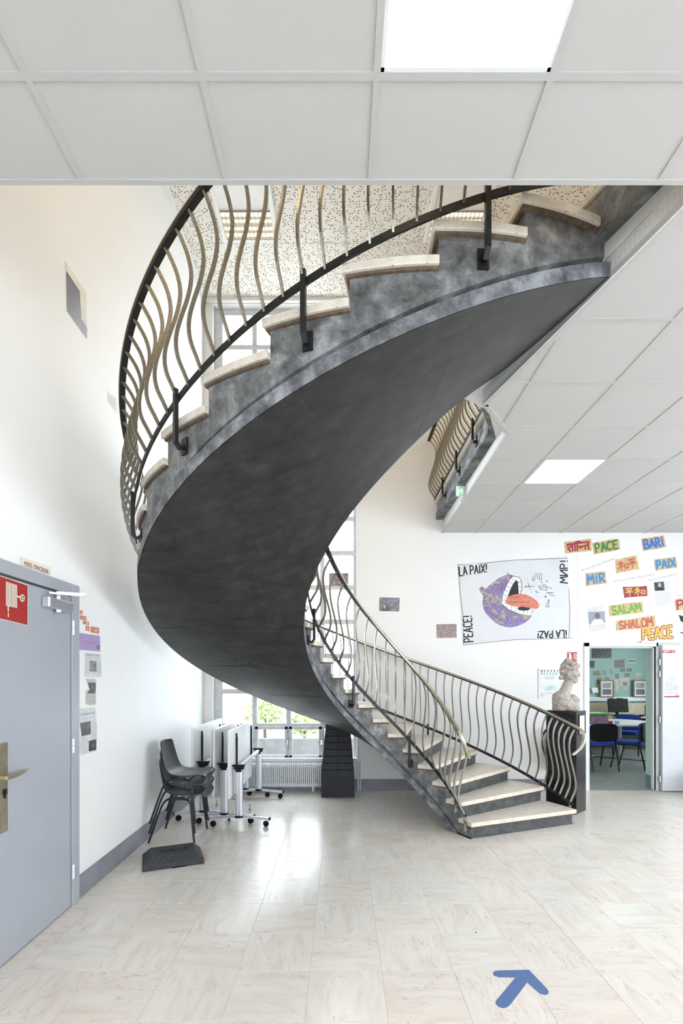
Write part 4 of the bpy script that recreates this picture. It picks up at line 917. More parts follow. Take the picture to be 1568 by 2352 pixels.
def bust():
    bm = bmesh.new()
    def ell(c, r, rot=None, sub=3):
        q = bmesh.ops.create_icosphere(bm, subdivisions=sub, radius=1.0)['verts']; M = Matrix.Translation(c) @ (rot.to_4x4() if rot else Matrix.Identity(4)) @ Matrix.Diagonal((*r, 1))
        for v in q: v.co = M @ v.co
    Hc = Vector((.055, 0, .455)); fd = Vector((.86, -.5, 0)).normalized(); sd = Vector((-fd.y, fd.x, 0)); R3 = Matrix((fd, sd, Vector((0, 0, 1)))).transposed()
    def L(a, b_, c): return Hc + fd * a + sd * b_ + Vector((0, 0, c))
    # shoulders / rock
    ell((-.005, 0, .09), (.15, .125, .105)); ell((-.055, 0, .155), (.10, .11, .085)); ell((.075, -.01, .10), (.085, .10, .10)); ell((.05, 0, .03), (.11, .12, .05)); ell((-.06, .01, .03), (.09, .11, .05))
    # neck, leaning forward
    for i in range(9): f = i / 8; ell((-.03 + .075 * f, 0, .17 + .19 * f), (.075 - .022 * f, .07 - .018 * f, .05))
    # head
    ell(Hc + Vector((0, 0, .015)), (.098, .085, .115), R3); ell(L(.02, 0, -.06), (.075, .062, .075), R3); ell(L(.055, 0, -.095), (.036, .034, .03), R3); ell(L(-.03, 0, .03), (.09, .088, .10), R3)
    # nose, brow, lips, cheeks
    for i in range(5): f = i / 4; ell(L(.090 + .014 * f, 0, .022 - .052 * f), (.011, .0085 + .004 * f, .013), R3, 2)
    ell(L(.088, 0, -.066), (.016, .026, .008), R3, 2); ell(L(.084, 0, -.080), (.016, .022, .008), R3, 2)
    for s in (-1, 1): ell(L(.082, s * .034, .034), (.014, .03, .008), R3, 2); ell(L(.066, s * .045, -.03), (.022, .022, .03), R3, 2); ell(L(-.01, s * .086, -.015), (.022, .012, .034), R3, 2)
    # rough hair: rolled fringe and crest
    for i in range(16):
        a = math.radians(-112 + 224 * i / 15); ell(L(.085 * math.cos(a) + .004, .088 * math.sin(a), .075 + .012 * math.cos(a * 2)), (.026, .028, .028), R3, 2)
    for i in range(26):
        a = random.uniform(0, 2 * PI); r = random.uniform(0, .08); ell(L(-.015 + r * math.cos(a), r * math.sin(a), .115 + .03 * (1 - r / .08) + random.uniform(-.01, .01)), (.03, .028, .026), R3, 2)
    for i in range(16): ell(L(-.075 + random.uniform(-.02, .02), random.uniform(-.06, .06), random.uniform(-.06, .09)), (.028, .03, .03), R3, 2)
    ell(L(-.03, -.01, .150), (.035, .03, .032), R3, 2)
    me = bpy.data.meshes.new('raw'); bm.to_mesh(me); bm.free(); o = bpy.data.objects.new('raw', me); COL.objects.link(o)
    rm = o.modifiers.new('fuse', 'REMESH'); rm.mode = 'VOXEL'; rm.voxel_size = .0048; sm = o.modifiers.new('soft', 'SMOOTH'); sm.iterations = 2
    bpy.context.view_layer.update(); e = bpy.data.meshes.new_from_object(o.evaluated_get(bpy.context.evaluated_depsgraph_get())); bpy.data.objects.remove(o)
    for v in e.vertices:
        p = v.co - Hc; a, b_, c = p.dot(fd), p.dot(sd), p.z
        for s in (-1, 1):      # eye hollows
            d = ((a - .088) / .03) ** 2 + ((b_ - s * .034) / .022) ** 2 + ((c - .013) / .011) ** 2
            if d < 1: v.co -= fd * .012 * (1 - d)
        face = a > .015 and -.13 < c < .06
        k = .0012 if face or (v.co.z > .2 and v.co.z < .35) else .008
        v.co += v.co.normalized() * noise.noise(v.co * 28) * k + Vector((0, 0, 1)) * noise.noise(v.co * 60) * k * .5
        if v.co.z < .002: v.co.z = .0
    e.materials.clear(); e.materials.append(STONE)
    for p in e.polygons: p.use_smooth = True
    return e
bm_ = bust(); bm_.name = 'stone_bust'
o = inst('stone_bust', bm_, None, (ctr.x - .02, ctr.y - .03, MZ), 0); tag(o, 'rough stone bust of a long-necked head on the black pedestal', 'bust')
# extinguisher on the wall behind the pedestal
t = thing('fire_extinguisher', 'fire extinguisher behind the black pedestal, its black hose looping out', 'extinguisher', (2.99, 6.80, .35)); m = MB(); m.lathe((0, 0, 0), [(.06, 0), (.075, .02), (.075, .40), (.05, .46), (.02, .48)], 18); m.build('cylinder', RED, t, True)
m = MB(); m.tube(catmull([(0, -.02, .49), (-.10, -.03, .54), (-.17, -.03, .45), (-.175, -.03, .30), (-.13, -.03, .16), (-.08, -.03, .10)], 4), .013, 8); m.build('hose', BLACKPL, t, True); m = MB(); m.b2((-.03, -.02, .47), (.03, .02, .54)); m.build('valve', BLACKPL, t); m = MB(); m.b2((-.02, .06, .1), (.02, .102, .4)); m.build('wall_bracket', BLACKPL, t)
m = MB(); p = FW.P(1333, 1623); m.b2((p.x - .03, YF - .012, p.z - .03), (p.x + .03, YF, p.z + .03)); tag(m.build('wall_switch', WHITEPAINT, None, bevel=.003), 'small white wall switch box beside the office doorway', 'switch')

# ---- plant at the edge of the picture
t = thing('potted_plant', 'leafy potted plant at the picture edge in front of the open door', 'plant', (4.86, 6.42, 0)); m = MB(); m.lathe((0, 0, 0), [(.12, 0), (.16, .02), (.19, .30), (.20, .31), (.20, .34), (.17, .34), (.165, .30)], 20); m.build('pot', plain('grey_pot', (.25, .25, .26), .5), t, True)
m = MB(); m.tube(catmull([(0, 0, .3), (.03, 0, .8), (-.02, 0, 1.3), (.02, 0, 1.75)], 4), .012, 8); m.build('stem', plain('green_stem', (.10, .12, .05), .7), t, True)
def leaf_mesh(L_, W_):
    m = MB(); vs = []; n = 6
    for i in range(n + 1):
        f = i / n; ww = W_ * math.sin(PI * min(1, f * .95 + .04)) ** .8; z = .35 * L_ * f - .55 * L_ * f * f
        for v in (-1, 0, 1): vs.append((f * L_, v * ww, z + abs(v) * ww * .25))
    fs = [(i * 3 + j, i * 3 + j + 1, i * 3 + j + 4, i * 3 + j + 3) for i in range(n) for j in range(2)]; m.add(vs, fs); return m.data('leaf', LEAF, True)
lf = leaf_mesh(.17, .05)
for k in range(26):
    z = .75 + 1.05 * (k / 25); a = k * 2.4 + 1.0; inst('leaf', lf, t, (.02 * math.cos(a), .02 * math.sin(a), z), rot=(random.uniform(-.3, .3), random.uniform(-.6, .3), a))
for dz, a, d in ((1.70, PI - .25, .0), (1.62, PI + .15, -.3), (1.66, PI + .5, -.1), (1.72, PI - .6, .2)): inst('leaf', lf, t, (-.0, 0, dz), rot=(.4, d - .25, a))

# ================================================================== PAPERS, CARDS AND SIGNS
W = crop(1290, 1220, 5.64)
def rough_card(q, n=5, j=.02):
    """slightly torn outline of a hand-cut card"""
    out = []
    for a, c in (((0, 0), (1, 0)), ((1, 0), (1, 1)), ((1, 1), (0, 1)), ((0, 1), (0, 0))):
        for i in range(n):
            f = i / n; u, v = a[0] + (c[0] - a[0]) * f, a[1] + (c[1] - a[1]) * f; out.append(bil(q, u + random.uniform(-j, j) * .5, v + random.uniform(-j, j) * 1.6))
    return out
def inset(q, mx, my): return [bil(q, mx, my), bil(q, 1 - mx, my), bil(q, 1 - mx, 1 - my), bil(q, mx, 1 - my)]
def card(q, label, draw, ink, mat=None, wp=4.4):
    q = W(q); o = sheet('word_card', FW, rough_card(q), mat or KRAFT, None, .001, .004); tag(o, label, 'card', 'painted word cards above the office door')
    m = MB(); draw(m, inset(q, .07, .14), wp); m.build('painted_word', ink, o)
def lat(txt, gap=.2): return lambda m, q, wp: word(m, FW, q, txt, wp, .0052, gap=gap)
def pen(pls): return lambda m, q, wp: strokes(m, FW, q, pls, wp, .0052)
HE = [[(.30, .02), (.12, .12)], [(.02, .30), (.42, .26)], [(.22, .10), (.22, 1.0)], [(.22, .34), (.02, .78)], [(.22, .34), (.42, .66)], [(.50, .40), (.50, .88)], [(.50, .40), (.72, .38), (.72, .86)], [(.50, .86), (.72, .84)]]
PING = [[(.1, .08), (.9, .05)], [(.22, .22), (.34, .42)], [(.78, .2), (.64, .42)], [(.0, .54), (1.0, .50)], [(.5, .06), (.5, 1.0)]]
def shift(pls, x0, x1, y0=0, y1=1): return [[(x0 + (x1 - x0) * a, y0 + (y1 - y0) * b_) for a, b_ in pl] for pl in pls]
SHANTI = [[(.03, .12), (1.0, .10)], ARC(.13, .30, .09, .14, 180, 400, 7), [(.20, .42), (.05, .62)], [(.05, .62), (.16, .98)], [(.25, .12), (.25, .98)], [(.36, .12), (.36, .98)], [(.46, .12), (.46, 1.0)], ARC(.50, .12, .14, .22, 180, 360, 8), [(.52, .55), (.60, .50), (.66, .58), (.60, .70), (.55, .62)], [(.66, .55), (.80, .50)], ARC(.86, .58, .07, .14, 180, 330, 5), [(.80, .60), (.82, .90)], [(.95, .12), (.95, .98)]]
card([(30, 145), (375, 105), (383, 258), (40, 292)], 'gold card with a dark red Devanagari word, leftmost of the top row', pen(SHANTI), PRED, wp=4.2)
card([(392, 152), (735, 97), (752, 237), (415, 305)], 'gold card reading PACE in green paint', lat('PACE'), PGREEN)
card([(1030, 100), (1318, 58), (1345, 210), (1048, 255)], 'gold card reading BARI in blue paint', lat('BARi'), PBLUE)
card([(695, 365), (960, 315), (998, 490), (705, 548)], 'gold card with two brick red Chinese characters', pen(shift(HE, .02, .75, .1, 1) + shift(PING, .55, 1.0, .0, .95)), PRED2, wp=3.0)
card([(1190, 372), (1475, 335), (1492, 470), (1212, 515)], 'gold card reading PAIX in sky blue paint', lat('PAiX'), PBLUE2)
card([(305, 548), (560, 520), (578, 678), (315, 712)], 'gold card reading MIR in sky blue paint', lat('MiR', .3), PBLUE2)
card([(787, 725), (1095, 710), (1105, 840), (810, 862)], 'dark red card with two yellow Chinese characters', pen(shift(PING, .0, .40) + shift(HE, .45, 1.18)), PYEL, PRED, wp=2.6)
card([(605, 965), (1040, 910), (1055, 1050), (620, 1108)], 'gold card reading SALAM in leaf green paint', lat('SALAM'), PGREEN2, wp=4.0)
card([(700, 1165), (1205, 1090), (1210, 1245), (705, 1290)], 'gold card reading SHALOM in brick red paint', lat('SHALOM'), PRED2, wp=4.0)
card([(1462, 885), (1700, 845), (1712, 1000), (1475, 1036)], 'gold card with a dark red P cut by the picture edge', lat('P  '), PRED, wp=4.2)
q = W([(1042, 1262), (1430, 1228), (1440, 1375), (1042, 1405)])
o = thing('cut_out_word', 'yellow cut-out word PEACE with red outline just above the office door', 'card', FW.P(1510, 1453)); base = o.location.copy()
m = MB(); st_ = random.getstate(); word(m, FW, q, 'PEACE', 8.4, .001, gap=.10, jit=.01); c_ = m.build('backing', PRED, o); random.setstate(st_)
m = MB(); word(m, FW, q, 'PEACE', 5.0, .0035, gap=.10, jit=.01); d_ = m.build('front', PYEL, o)
for x_ in (c_, d_): x_.location = -base
# handwritten lines on the wall
for txt, q, lab in (("Au nom de toute l'Humanité", [(250, 490), (675, 335), (680, 370), (255, 525)], "handwritten line on the wall between the PACE and MIR cards"), ("et de tout l'Univers. Nous sommes", [(670, 630), (1195, 535), (1198, 572), (675, 665)], 'handwritten line on the wall below the Chinese characters'), ("heureux et heureuses de", [(1122, 615), (1485, 530), (1488, 566), (1126, 652)], 'handwritten line on the wall below the PAIX card'), ("Vous", [(1475, 815), (1545, 808), (1545, 842), (1478, 845)], 'single handwritten word at the picture edge above the red P card')):
    q = W(q); o = sheet('text_strip', FW, [(x, y) for x, y in inset(q, -.01, -.15)], plain('clear_film', (.85, .85, .84), .5, var=.01), None, .0004, .0004); tag(o, lab, 'text strip', 'handwritten lines between the cards'); text(txt, FW, q, INKG, o, .0012, 'handwriting')
# portrait sheets
def portrait(m_bg, plane, q, parent, dark, light):
    sheet('photo', plane, q, m_bg, parent, .0022, .0004); m = MB()
    m.prism([plane.P(*bil(q, .55 + .17 * math.cos(a), .36 + .27 * math.sin(a)), .0026) for a in [2 * PI * i / 14 for i in range(14)]], plane.n * .0003); m.build('photo_head', dark, parent)
    m = MB(); m.prism([plane.P(*bil(q, u, v), .0026) for u, v in ((.12, 1), (.25, .72), (.45, .58), (.68, .60), (.86, .78), (.92, 1))], plane.n * .0002); m.build('photo_shoulder', light, parent)
PHB = plain('photo_backdrop', (.30, .31, .37), .5); SKIN = plain('photo_grey', (.13, .12, .14), .5); SHAWL = plain('photo_white', (.72, .73, .80), .5)
o = sheet('portrait_sheet', FW, W([(310, 960), (570, 935), (595, 1310), (330, 1330)]), PAPER, None, .001, .001); tag(o, 'white sheet with a grey portrait photo left of the SALAM card', 'sheet')
portrait(PHB, FW, W([(335, 1045), (553, 1038), (563, 1190), (348, 1212)]), o, SKIN, SHAWL)
m = MB(); greek(m, FW, W([(330, 990), (530, 970), (535, 1030), (335, 1045)]), 4, .5, .0024); greek(m, FW, W([(350, 1222), (565, 1200), (575, 1290), (360, 1305)]), 5, .5, .0024); m.build('print', INKL, o)['kind'] = 'stuff'
o = sheet('portrait_sheet', FW, W([(1165, 665), (1420, 625), (1450, 990), (1215, 1005)]), PAPER, None, .001, .001); tag(o, 'white sheet with a black and white face below the handwriting, right of the red card', 'sheet')
portrait(PH_DARK, FW, W([(1190, 665), (1318, 652), (1330, 768), (1200, 775)]), o, plain('photo_pale', (.42, .42, .43), .5), INK)
m = MB(); greek(m, FW, W([(1330, 660), (1395, 652), (1400, 770), (1335, 775)]), 6, .4, .0024); greek(m, FW, W([(1205, 790), (1405, 775), (1430, 960), (1225, 980)]), 11, .4, .0024); m.build('print', INKL, o)['kind'] = 'stuff'
o = sheet('drawing_sheet', FW, W([(1478, 1065), (1720, 1050), (1730, 1440), (1490, 1440)]), PAPER, None, .001, .001); tag(o, 'white sheet with a black drawing cut by the picture edge', 'sheet')
m = MB(); m.prism([FW.P(x, y, .0024) for x, y in W([(1510, 1082), (1560, 1100), (1660, 1090), (1690, 1190), (1600, 1200), (1535, 1165)])], FW.n * .0004); ribbon(m, FW, W([(1535, 1310), (1570, 1325), (1620, 1330)]), 2.5, .0024); m.build('drawing', INK, o)
# ---- big painted poster
G = crop(1020, 1260, 4.9)
o = sheet('painted_poster', FW, G([(150, 172), (1388, 88), (1400, 480), (1446, 1010), (1000, 1020), (600, 1045), (210, 1090), (185, 700)]), plain('poster_paper', (.70, .71, .73), .6, var=.03, scale=4), None, .001, .0015); tag(o, 'large white poster with a painted globe biting with an open mouth', 'poster')
def m_globe():
    m, nt, b = newmat('globe_paint'); v = coords(nt); n = noisenode(nt, v, 9, 7, .7, .6); r = ramp(nt, [(.30, (.17, .14, .44)), (.40, (.27, .25, .56)), (.47, (.24, .13, .30)), (.53, (.30, .29, .34)), (.59, (.45, .43, .20)), (.64, (.30, .28, .52)), (.72, (.62, .60, .70))])
    nt.links.new(n.outputs[0], r.inputs[0]); nt.links.new(r.outputs[0], b.inputs['Base Color']); b.inputs['Roughness'].default_value = .7; return m
def flat(pts, mat, name, off): m = MB(); m.prism([FW.P(x, y, off) for x, y in G(pts)], FW.n * .0003); return m.build(name, mat, o)
gl_ = [(775, 305), (730, 290), (708, 258), (700, 300), (640, 325), (590, 352), (540, 385), (500, 420), (468, 455), (420, 425), (388, 455), (425, 520), (440, 530), (430, 590), (432, 640), (445, 690), (470, 730), (500, 765), (540, 805), (570, 835), (620, 862), (690, 882), (750, 888), (800, 880), (850, 862), (900, 838), (950, 800), (985, 760), (900, 745), (800, 715), (720, 685), (640, 625), (655, 520), (700, 410), (740, 345)]
flat(gl_, m_globe(), 'globe', .0030)
TEETH = plain('tooth_white', (.80, .80, .80), .6)
flat([(640, 622), (655, 520), (700, 410), (735, 345), (780, 312), (830, 318), (865, 355), (872, 420), (866, 520), (835, 512), (832, 400), (815, 355), (790, 360), (755, 420), (725, 500), (695, 600), (660, 640)], TEETH, 'teeth', .0034)
flat([(655, 628), (700, 625), (820, 662), (900, 690), (960, 700), (995, 690), (992, 735), (970, 755), (900, 748), (840, 735), (760, 700), (700, 672)], TEETH, 'teeth', .0034)
flat([(712, 545), (740, 465), (775, 395), (808, 355), (826, 372), (832, 440), (836, 512), (780, 520)], INK, 'mouth', .0036); flat(ARC(893, 675, 72, 24, 0, 350, 14), INK, 'mouth', .0037)
flat([(680, 608), (705, 560), (745, 530), (800, 515), (860, 508), (920, 520), (985, 548), (1040, 590), (1065, 630), (1062, 665), (1035, 680), (960, 668), (880, 655), (800, 655), (740, 640)], plain('tongue_coral', (.62, .20, .13), .6, var=.15, scale=20), 'tongue', .0040)
m = MB()
def pl(pts, w=1.0): ribbon(m, FW, G(pts), w, .0044)
for q_, w_ in (([(160, 210), (480, 175), (480, 265), (168, 308)], 'LA PAIX!'), ([(222, 1055), (212, 758), (305, 752), (325, 1050)], 'PEACE!'), ([(1302, 388), (1302, 132), (1385, 128), (1385, 388)], 'MUP!'), ([(1378, 1002), (1045, 1006), (1048, 932), (1378, 920)], '?LA PAZ!')):
    m = MB(); word(m, FW, G(q_), w_, 3.0, .0030); m.build('lettering', INK, o)
m = MB()
pl([(155, 185), (300, 187)], .7); pl([(380, 175), (600, 148), (800, 130), (1388, 110)], .9); pl([(152, 175), (185, 560), (215, 800), (215, 1088)], .8); pl([(215, 1085), (500, 1055), (800, 1025), (1100, 1018), (1446, 1008)], .8); pl([(1400, 450), (1412, 700), (1402, 1010)], .8)
pl([(775, 308), (735, 345), (700, 410), (655, 520), (640, 622), (720, 688), (840, 738), (970, 760), (995, 690)], .9); pl([(780, 310), (840, 325), (868, 370), (872, 440), (855, 525)], 1.1); pl([(590, 350), (660, 312), (730, 300), (775, 306)], .7)
pl([(470, 450), (445, 540), (445, 620), (470, 700), (560, 760), (640, 820)], .6); pl([(560, 410), (640, 395), (655, 420), (640, 470), (600, 500), (545, 440)], .6); pl([(545, 515), (575, 550), (560, 640), (635, 740), (595, 760)], .6); pl([(690, 745), (720, 810), (700, 790), (690, 745)], .6)
for a, c in (((668, 460), (720, 490)), ((690, 420), (745, 445)), ((720, 370), (770, 400)), ((752, 335), (795, 360)), ((655, 520), (712, 535)), ((648, 580), (700, 585)), ((825, 380), (868, 375)), ((830, 430), (872, 425)), ((832, 475), (870, 480))): pl([a, c], .6)
for x in (705, 755, 805, 850, 895, 940): pl([(x, 636 + (x - 700) * .22), (x - 6, 680 + (x - 700) * .24)], .6)
pl([(690, 560), (760, 545), (860, 550)], .9); pl([(720, 610), (760, 600), (790, 612), (830, 598), (860, 610), (905, 600), (955, 610)], .8)
# jet, tank, bombs and shells
pl([(905, 430), (1010, 425)], 1.0); pl([(940, 390), (968, 460)], .8); pl([(960, 400), (945, 425)], .6); pl([(915, 412), (912, 440)], .7); pl([(1058, 425), (1140, 420), (1155, 470), (1090, 465), (1058, 425)], .9); pl([(1100, 405), (1140, 412)], .8); pl([(1140, 430), (1212, 450)], 1.0); pl([(1075, 445), (1130, 440)], .8)
pl([(1025, 300), (985, 345), (1005, 365), (1025, 330)], .9); pl([(1028, 265), (1055, 345)], .8); pl([(1065, 280), (1070, 355), (1095, 350), (1095, 290), (1065, 280)], .8); pl([(1145, 355), (1165, 372), (1145, 375)], .8); pl([(1020, 485), (1060, 497), (1025, 480)], .7); pl([(1150, 495), (1230, 500), (1150, 505)], .8); pl([(1175, 525), (1240, 528)], .9); pl([(1120, 535), (1150, 545), (1130, 555), (1135, 525), (1145, 555)], .6)
pl([(1175, 570), (1140, 655), (1175, 660), (1175, 570)], .9); pl([(1085, 375), (1105, 385), (1085, 380)], .7)
for x, y in ((932, 347), (985, 495), (1037, 548), (1092, 695), (1050, 725), (1075, 632)): pl([(x, y), (x + 4, y + 3)], .8)
m.build('ink_outline', INK, o)['kind'] = 'stuff'
# ---- two photo prints on the far wall
K = crop(840, 1350, 6.817)
o = sheet('photo_print', FW, K([(212, 150), (528, 157), (523, 372), (208, 365)]), PH_GREY, None, .001, .001); tag(o, 'photo print of a person under a blue shop sign, beside the stair rail', 'photo')
m = MB(); m.prism([FW.P(x, y, .0022) for x, y in K([(300, 183), (525, 190), (524, 225), (299, 218)])], FW.n * .0003); m.build('shop_sign', plain('print_blue', (.09, .11, .30), .5), o); text("L'ETOILE", FW, K([(325, 188), (508, 192), (508, 222), (325, 216)]), plain('print_white', (.75, .77, .8), .5), o, .0030)
m = MB(); m.prism([FW.P(x, y, .0022) for x, y in K([(240, 360), (260, 300), (285, 245), (320, 245), (355, 300), (360, 365)])], FW.n * .0003); m.build('printed_hair', plain('print_dark', (.10, .09, .11), .5), o); m = MB(); m.prism([FW.P(x, y, .0026) for x, y in K(ARC(292, 295, 22, 34, 0, 330, 11))], FW.n * .0003); m.build('printed_face', plain('print_skin', (.46, .34, .32), .5), o)
o = sheet('photo_print', FW, K([(1103, 573), (1418, 567), (1420, 782), (1106, 788)]), PH_BROWN, None, .001, .001); tag(o, 'brown violet photo print left of the large painted poster', 'photo')
# ---- evacuation plan, sheets and extinguisher sign
Q = crop(1200, 1480, 5.344)
o = sheet('evacuation_plan', FW, Q([(190, 292), (458, 292), (458, 662), (190, 662)]), WHITEPAINT, None, .001, .012); tag(o, 'white framed evacuation plan beside the stone bust', 'notice')
sheet('plan_sheet', FW, Q([(200, 300), (450, 300), (450, 652), (200, 652)]), PAPER, o, .0132, .0004)
text("PLAN D'ÉVACUATION", FW, Q([(256, 382), (398, 382), (398, 395), (256, 395)]), INKG, o, .0146); m = MB(); greek(m, FW, Q([(268, 406), (385, 406), (385, 428), (268, 428)]), 2, .5, .0146); greek(m, FW, Q([(290, 595), (365, 595), (365, 606), (290, 606)]), 1, .6, .0146); greek(m, FW, Q([(215, 600), (270, 600), (270, 640), (215, 640)]), 4, .4, .0146)
for k in range(46): x, y = random.uniform(215, 440), random.gauss(535, 22); m.add([FW.P(*p_, .0147) for p_ in Q(rect(x, y, x + random.uniform(3, 9), y + random.uniform(3, 8)))], [(0, 1, 2, 3)])
m.build('print', INKG, o)['kind'] = 'stuff'; m = MB(); m.prism([FW.P(x, y, .0140) for x, y in Q([(268, 508), (352, 508), (360, 520), (408, 515), (405, 562), (352, 555), (345, 562), (268, 560)])], FW.n * .0003); m.build('plan_shape', plain('print_mint', (.55, .75, .68), .6), o)
m = MB(); r_ = MB()
for i in range(6): (r_ if i < 5 else m).prism([FW.P(x, y, .014) for x, y in Q(rect(216 + i * 40, 315, 238 + i * 40 - (8 if i else 0), 337))], FW.n * .0003); m.prism([FW.P(x, y, .014) for x, y in Q(rect(216 + i * 37, 345, 238 + i * 37 - (8 if i else 0), 372))], FW.n * .0003)
m.build('green_symbol', plain('print_green', (.15, .45, .33), .5), o); r_.build('red_symbol', RED, o); m = MB(); m.prism([FW.P(x, y, .014) for x, y in Q(rect(393, 613, 448, 630))], FW.n * .0003); m.build('logo_print', plain('print_navy', (.05, .06, .22), .5), o)
o = sheet('notice_sheet', FW, Q(rect(462, 440, 560, 640)), PAPER, None, .001, .001); tag(o, 'plain white sheet on the wall behind the stone bust', 'sheet'); m = MB(); greek(m, FW, Q(rect(470, 455, 520, 540)), 6, .3, .0024); m.build('print', INKL, o)['kind'] = 'stuff'
o = sheet('extinguisher_sign', FW, Q(rect(545, 95, 662, 238)), RED, None, .001, .003); tag(o, 'red fire extinguisher sign above the stone bust', 'sign')
m = MB(); m.prism([FW.P(x, y, .0044) for x, y in Q([(566, 135), (575, 118), (588, 118), (598, 135), (598, 192), (566, 192)])], FW.n * .0003); ribbon(m, FW, Q([(553, 118), (565, 108), (585, 110), (592, 104)]), 1.3, .0044)
for k in range(3): ribbon(m, FW, Q([(628 - k * 4, 108 + k * 26), (636, 122 + k * 26), (650, 132 + k * 26), (660, 128 + k * 26)]), 1.6, .0044)
m.build('pictogram', PAPER, o); sheet('blue_strip', FW, Q(rect(600, 208, 662, 238)), plain('print_sky', (.10, .28, .62), .5), o, .0042, .0004)
# ---- notices on the open door leaf
Dd = crop(1340, 1480, 6.535)
o = sheet('door_notice', DL, Dd([(1200, 482), (1440, 486), (1436, 802), (1202, 800)]), PAPER, None, .001, .001); tag(o, 'white notice with a magenta footer taped to the open door', 'notice'); m = MB(); greek(m, DL, Dd(rect(1262, 500, 1378, 530)), 2, .35, .0024, False); greek(m, DL, Dd(rect(1228, 550, 1420, 745)), 13, .35, .0024); m.build('print', INKL, o)['kind'] = 'stuff'
MAG = plain('print_magenta', (.33, .05, .22), .5); sheet('footer_strip', DL, Dd(rect(1207, 776, 1432, 795)), MAG, o, .0024, .0003); m = MB(); ribbon(m, DL, Dd(ARC(1396, 768, 15, 17, -30, -330, 9)), 1.2, .003); ribbon(m, DL, Dd(ARC(1418, 772, 9, 10, 0, 360, 9)), .9, .003); m.build('logo', MAG, o)
o = sheet('door_label', DL, Dd(rect(1178, 85, 1370, 130)), RED, None, .001, .001); tag(o, 'small red label strip at the top of the open door', 'label'); m = MB(); greek(m, DL, Dd(rect(1196, 92, 1300, 126)), 3, .5, .0024); ribbon(m, DL, Dd([(1325, 98), (1335, 98), (1330, 120)]), 1.2, .0026); ribbon(m, DL, Dd([(1345, 105), (1355, 110), (1350, 122)]), 1.2, .0026); m.build('print', PAPER, o)
# ---- papers and signs on the left wall
X = crop(0, 1240, 6.533)
o = sheet('room_sign', LW, X([(295, 255), (738, 408), (740, 552), (300, 408)]), PAPERC, None, .001, .008); tag(o, 'cream sign lettered in dark red above the grey door', 'sign'); text("POSTE  D'INCENDIE", LW, X([(340, 315), (706, 447), (706, 517), (344, 388)]), PRED, o, .0105, bold=.008)
class Leaf(LeftWall):
    pass
LF = Leaf(); FO = .0195     # face of the door leaf
o = sheet('fire_hose_sign', LW, X([(-220, 478), (368, 678), (365, 1288), (-220, 1150)]), PAPERC, None, FO, .002); tag(o, 'red fire hose sign on the grey door', 'sign'); sheet('red_field', LW, X([(-214, 490), (360, 686), (357, 1278), (-214, 1142)]), RED, o, FO + .0022, .0003)
m = MB(); PI_ = FO + .003
for i in range(8):
    x = 35 + i * 22; ribbon(m, LW, X([(x, 630 + i * 7), (x, 985 + i * 5)]), 2.3, PI_)
ribbon(m, LW, X([(60, 985), (62, 1075)]), 2.6, PI_); ribbon(m, LW, X([(62, 1100), (63, 1130), (62, 1155)]), 2.2, PI_); ribbon(m, LW, X([(195, 845), (245, 862)]), 3.6, PI_); ribbon(m, LW, X(ARC(276, 872, 32, 50, 0, 360, 14)), 2.0, PI_); ribbon(m, LW, X([(276, 822), (276, 922)]), 1.4, PI_); ribbon(m, LW, X([(246, 862), (306, 884)]), 1.4, PI_)
m.build('pictogram', PAPERC, o)
V = crop(170, 1390, 6.533)
for k, (q, lab) in enumerate((([(85, 75), (127, 82), (127, 142), (85, 132)], 'smallest orange paper scrap, highest of the cluster beside the grey door'), ([(85, 150), (183, 168), (183, 234), (85, 212)], 'orange paper scrap, second from the top of the cluster'), ([(130, 232), (222, 250), (222, 302), (130, 282)], 'orange paper scrap, third from the top of the cluster'), ([(170, 306), (228, 315), (228, 392), (170, 380)], 'narrow orange scrap just above the lilac sheet'), ([(246, 318), (373, 338), (373, 430), (246, 410)], 'widest orange scrap just above the lilac sheet'))):
    o = sheet('paper_scrap', LW, V(q), ORANGE, None, .001, .001); tag(o, lab, 'paper', 'orange scraps above the lilac sheet'); m = MB(); qq = inset(V(q), .1, .2)
    for i in range(3 + k % 3): u = random.uniform(.05, .8); v = random.uniform(.1, .6); m.add([LW.P(*bil(qq, a, c), .0026) for a, c in ((u, v), (u + .14, v + .05), (u + .12, v + .35), (u + .02, v + .3))], [(0, 1, 2, 3)])
    m.build('letter_cutout', PAPER, o)
o = sheet('lilac_sheet', LW, V([(73, 415), (385, 460), (391, 697), (78, 670)]), PURPLE, None, .001, .001); tag(o, 'lilac sheet with orange handwriting beside the grey door', 'sheet'); OI = plain('orange_ink', (.55, .20, .17), .7)
text('ce qui se Passe', LW, V([(98, 455), (278, 482), (280, 512), (100, 490)]), OI, o, .0026); text('à GuyMôquet', LW, V([(108, 515), (332, 545), (334, 605), (110, 580)]), OI, o, .0026, bold=.012); m = MB(); ribbon(m, LW, V(ARC(350, 630, 14, 26, 0, 300, 9)), 1.0, .0026); ribbon(m, LW, V([(335, 600), (370, 610), (360, 665)]), .9, .0026); m.build('doodle', INK, o)
o = sheet('news_clipping', LW, V([(163, 710), (400, 732), (408, 1082), (155, 1080)]), NEWS, None, .001, .001); tag(o, 'newspaper clipping with one figure photo, below the lilac sheet', 'clipping'); text('Démarrage en fanfare', LW, V([(165, 728), (378, 745), (378, 775), (165, 760)]), INK, o, .0026); sheet('photo', LW, V([(228, 832), (332, 838), (334, 1000), (228, 995)]), PH_GREY, o, .0022, .0003)
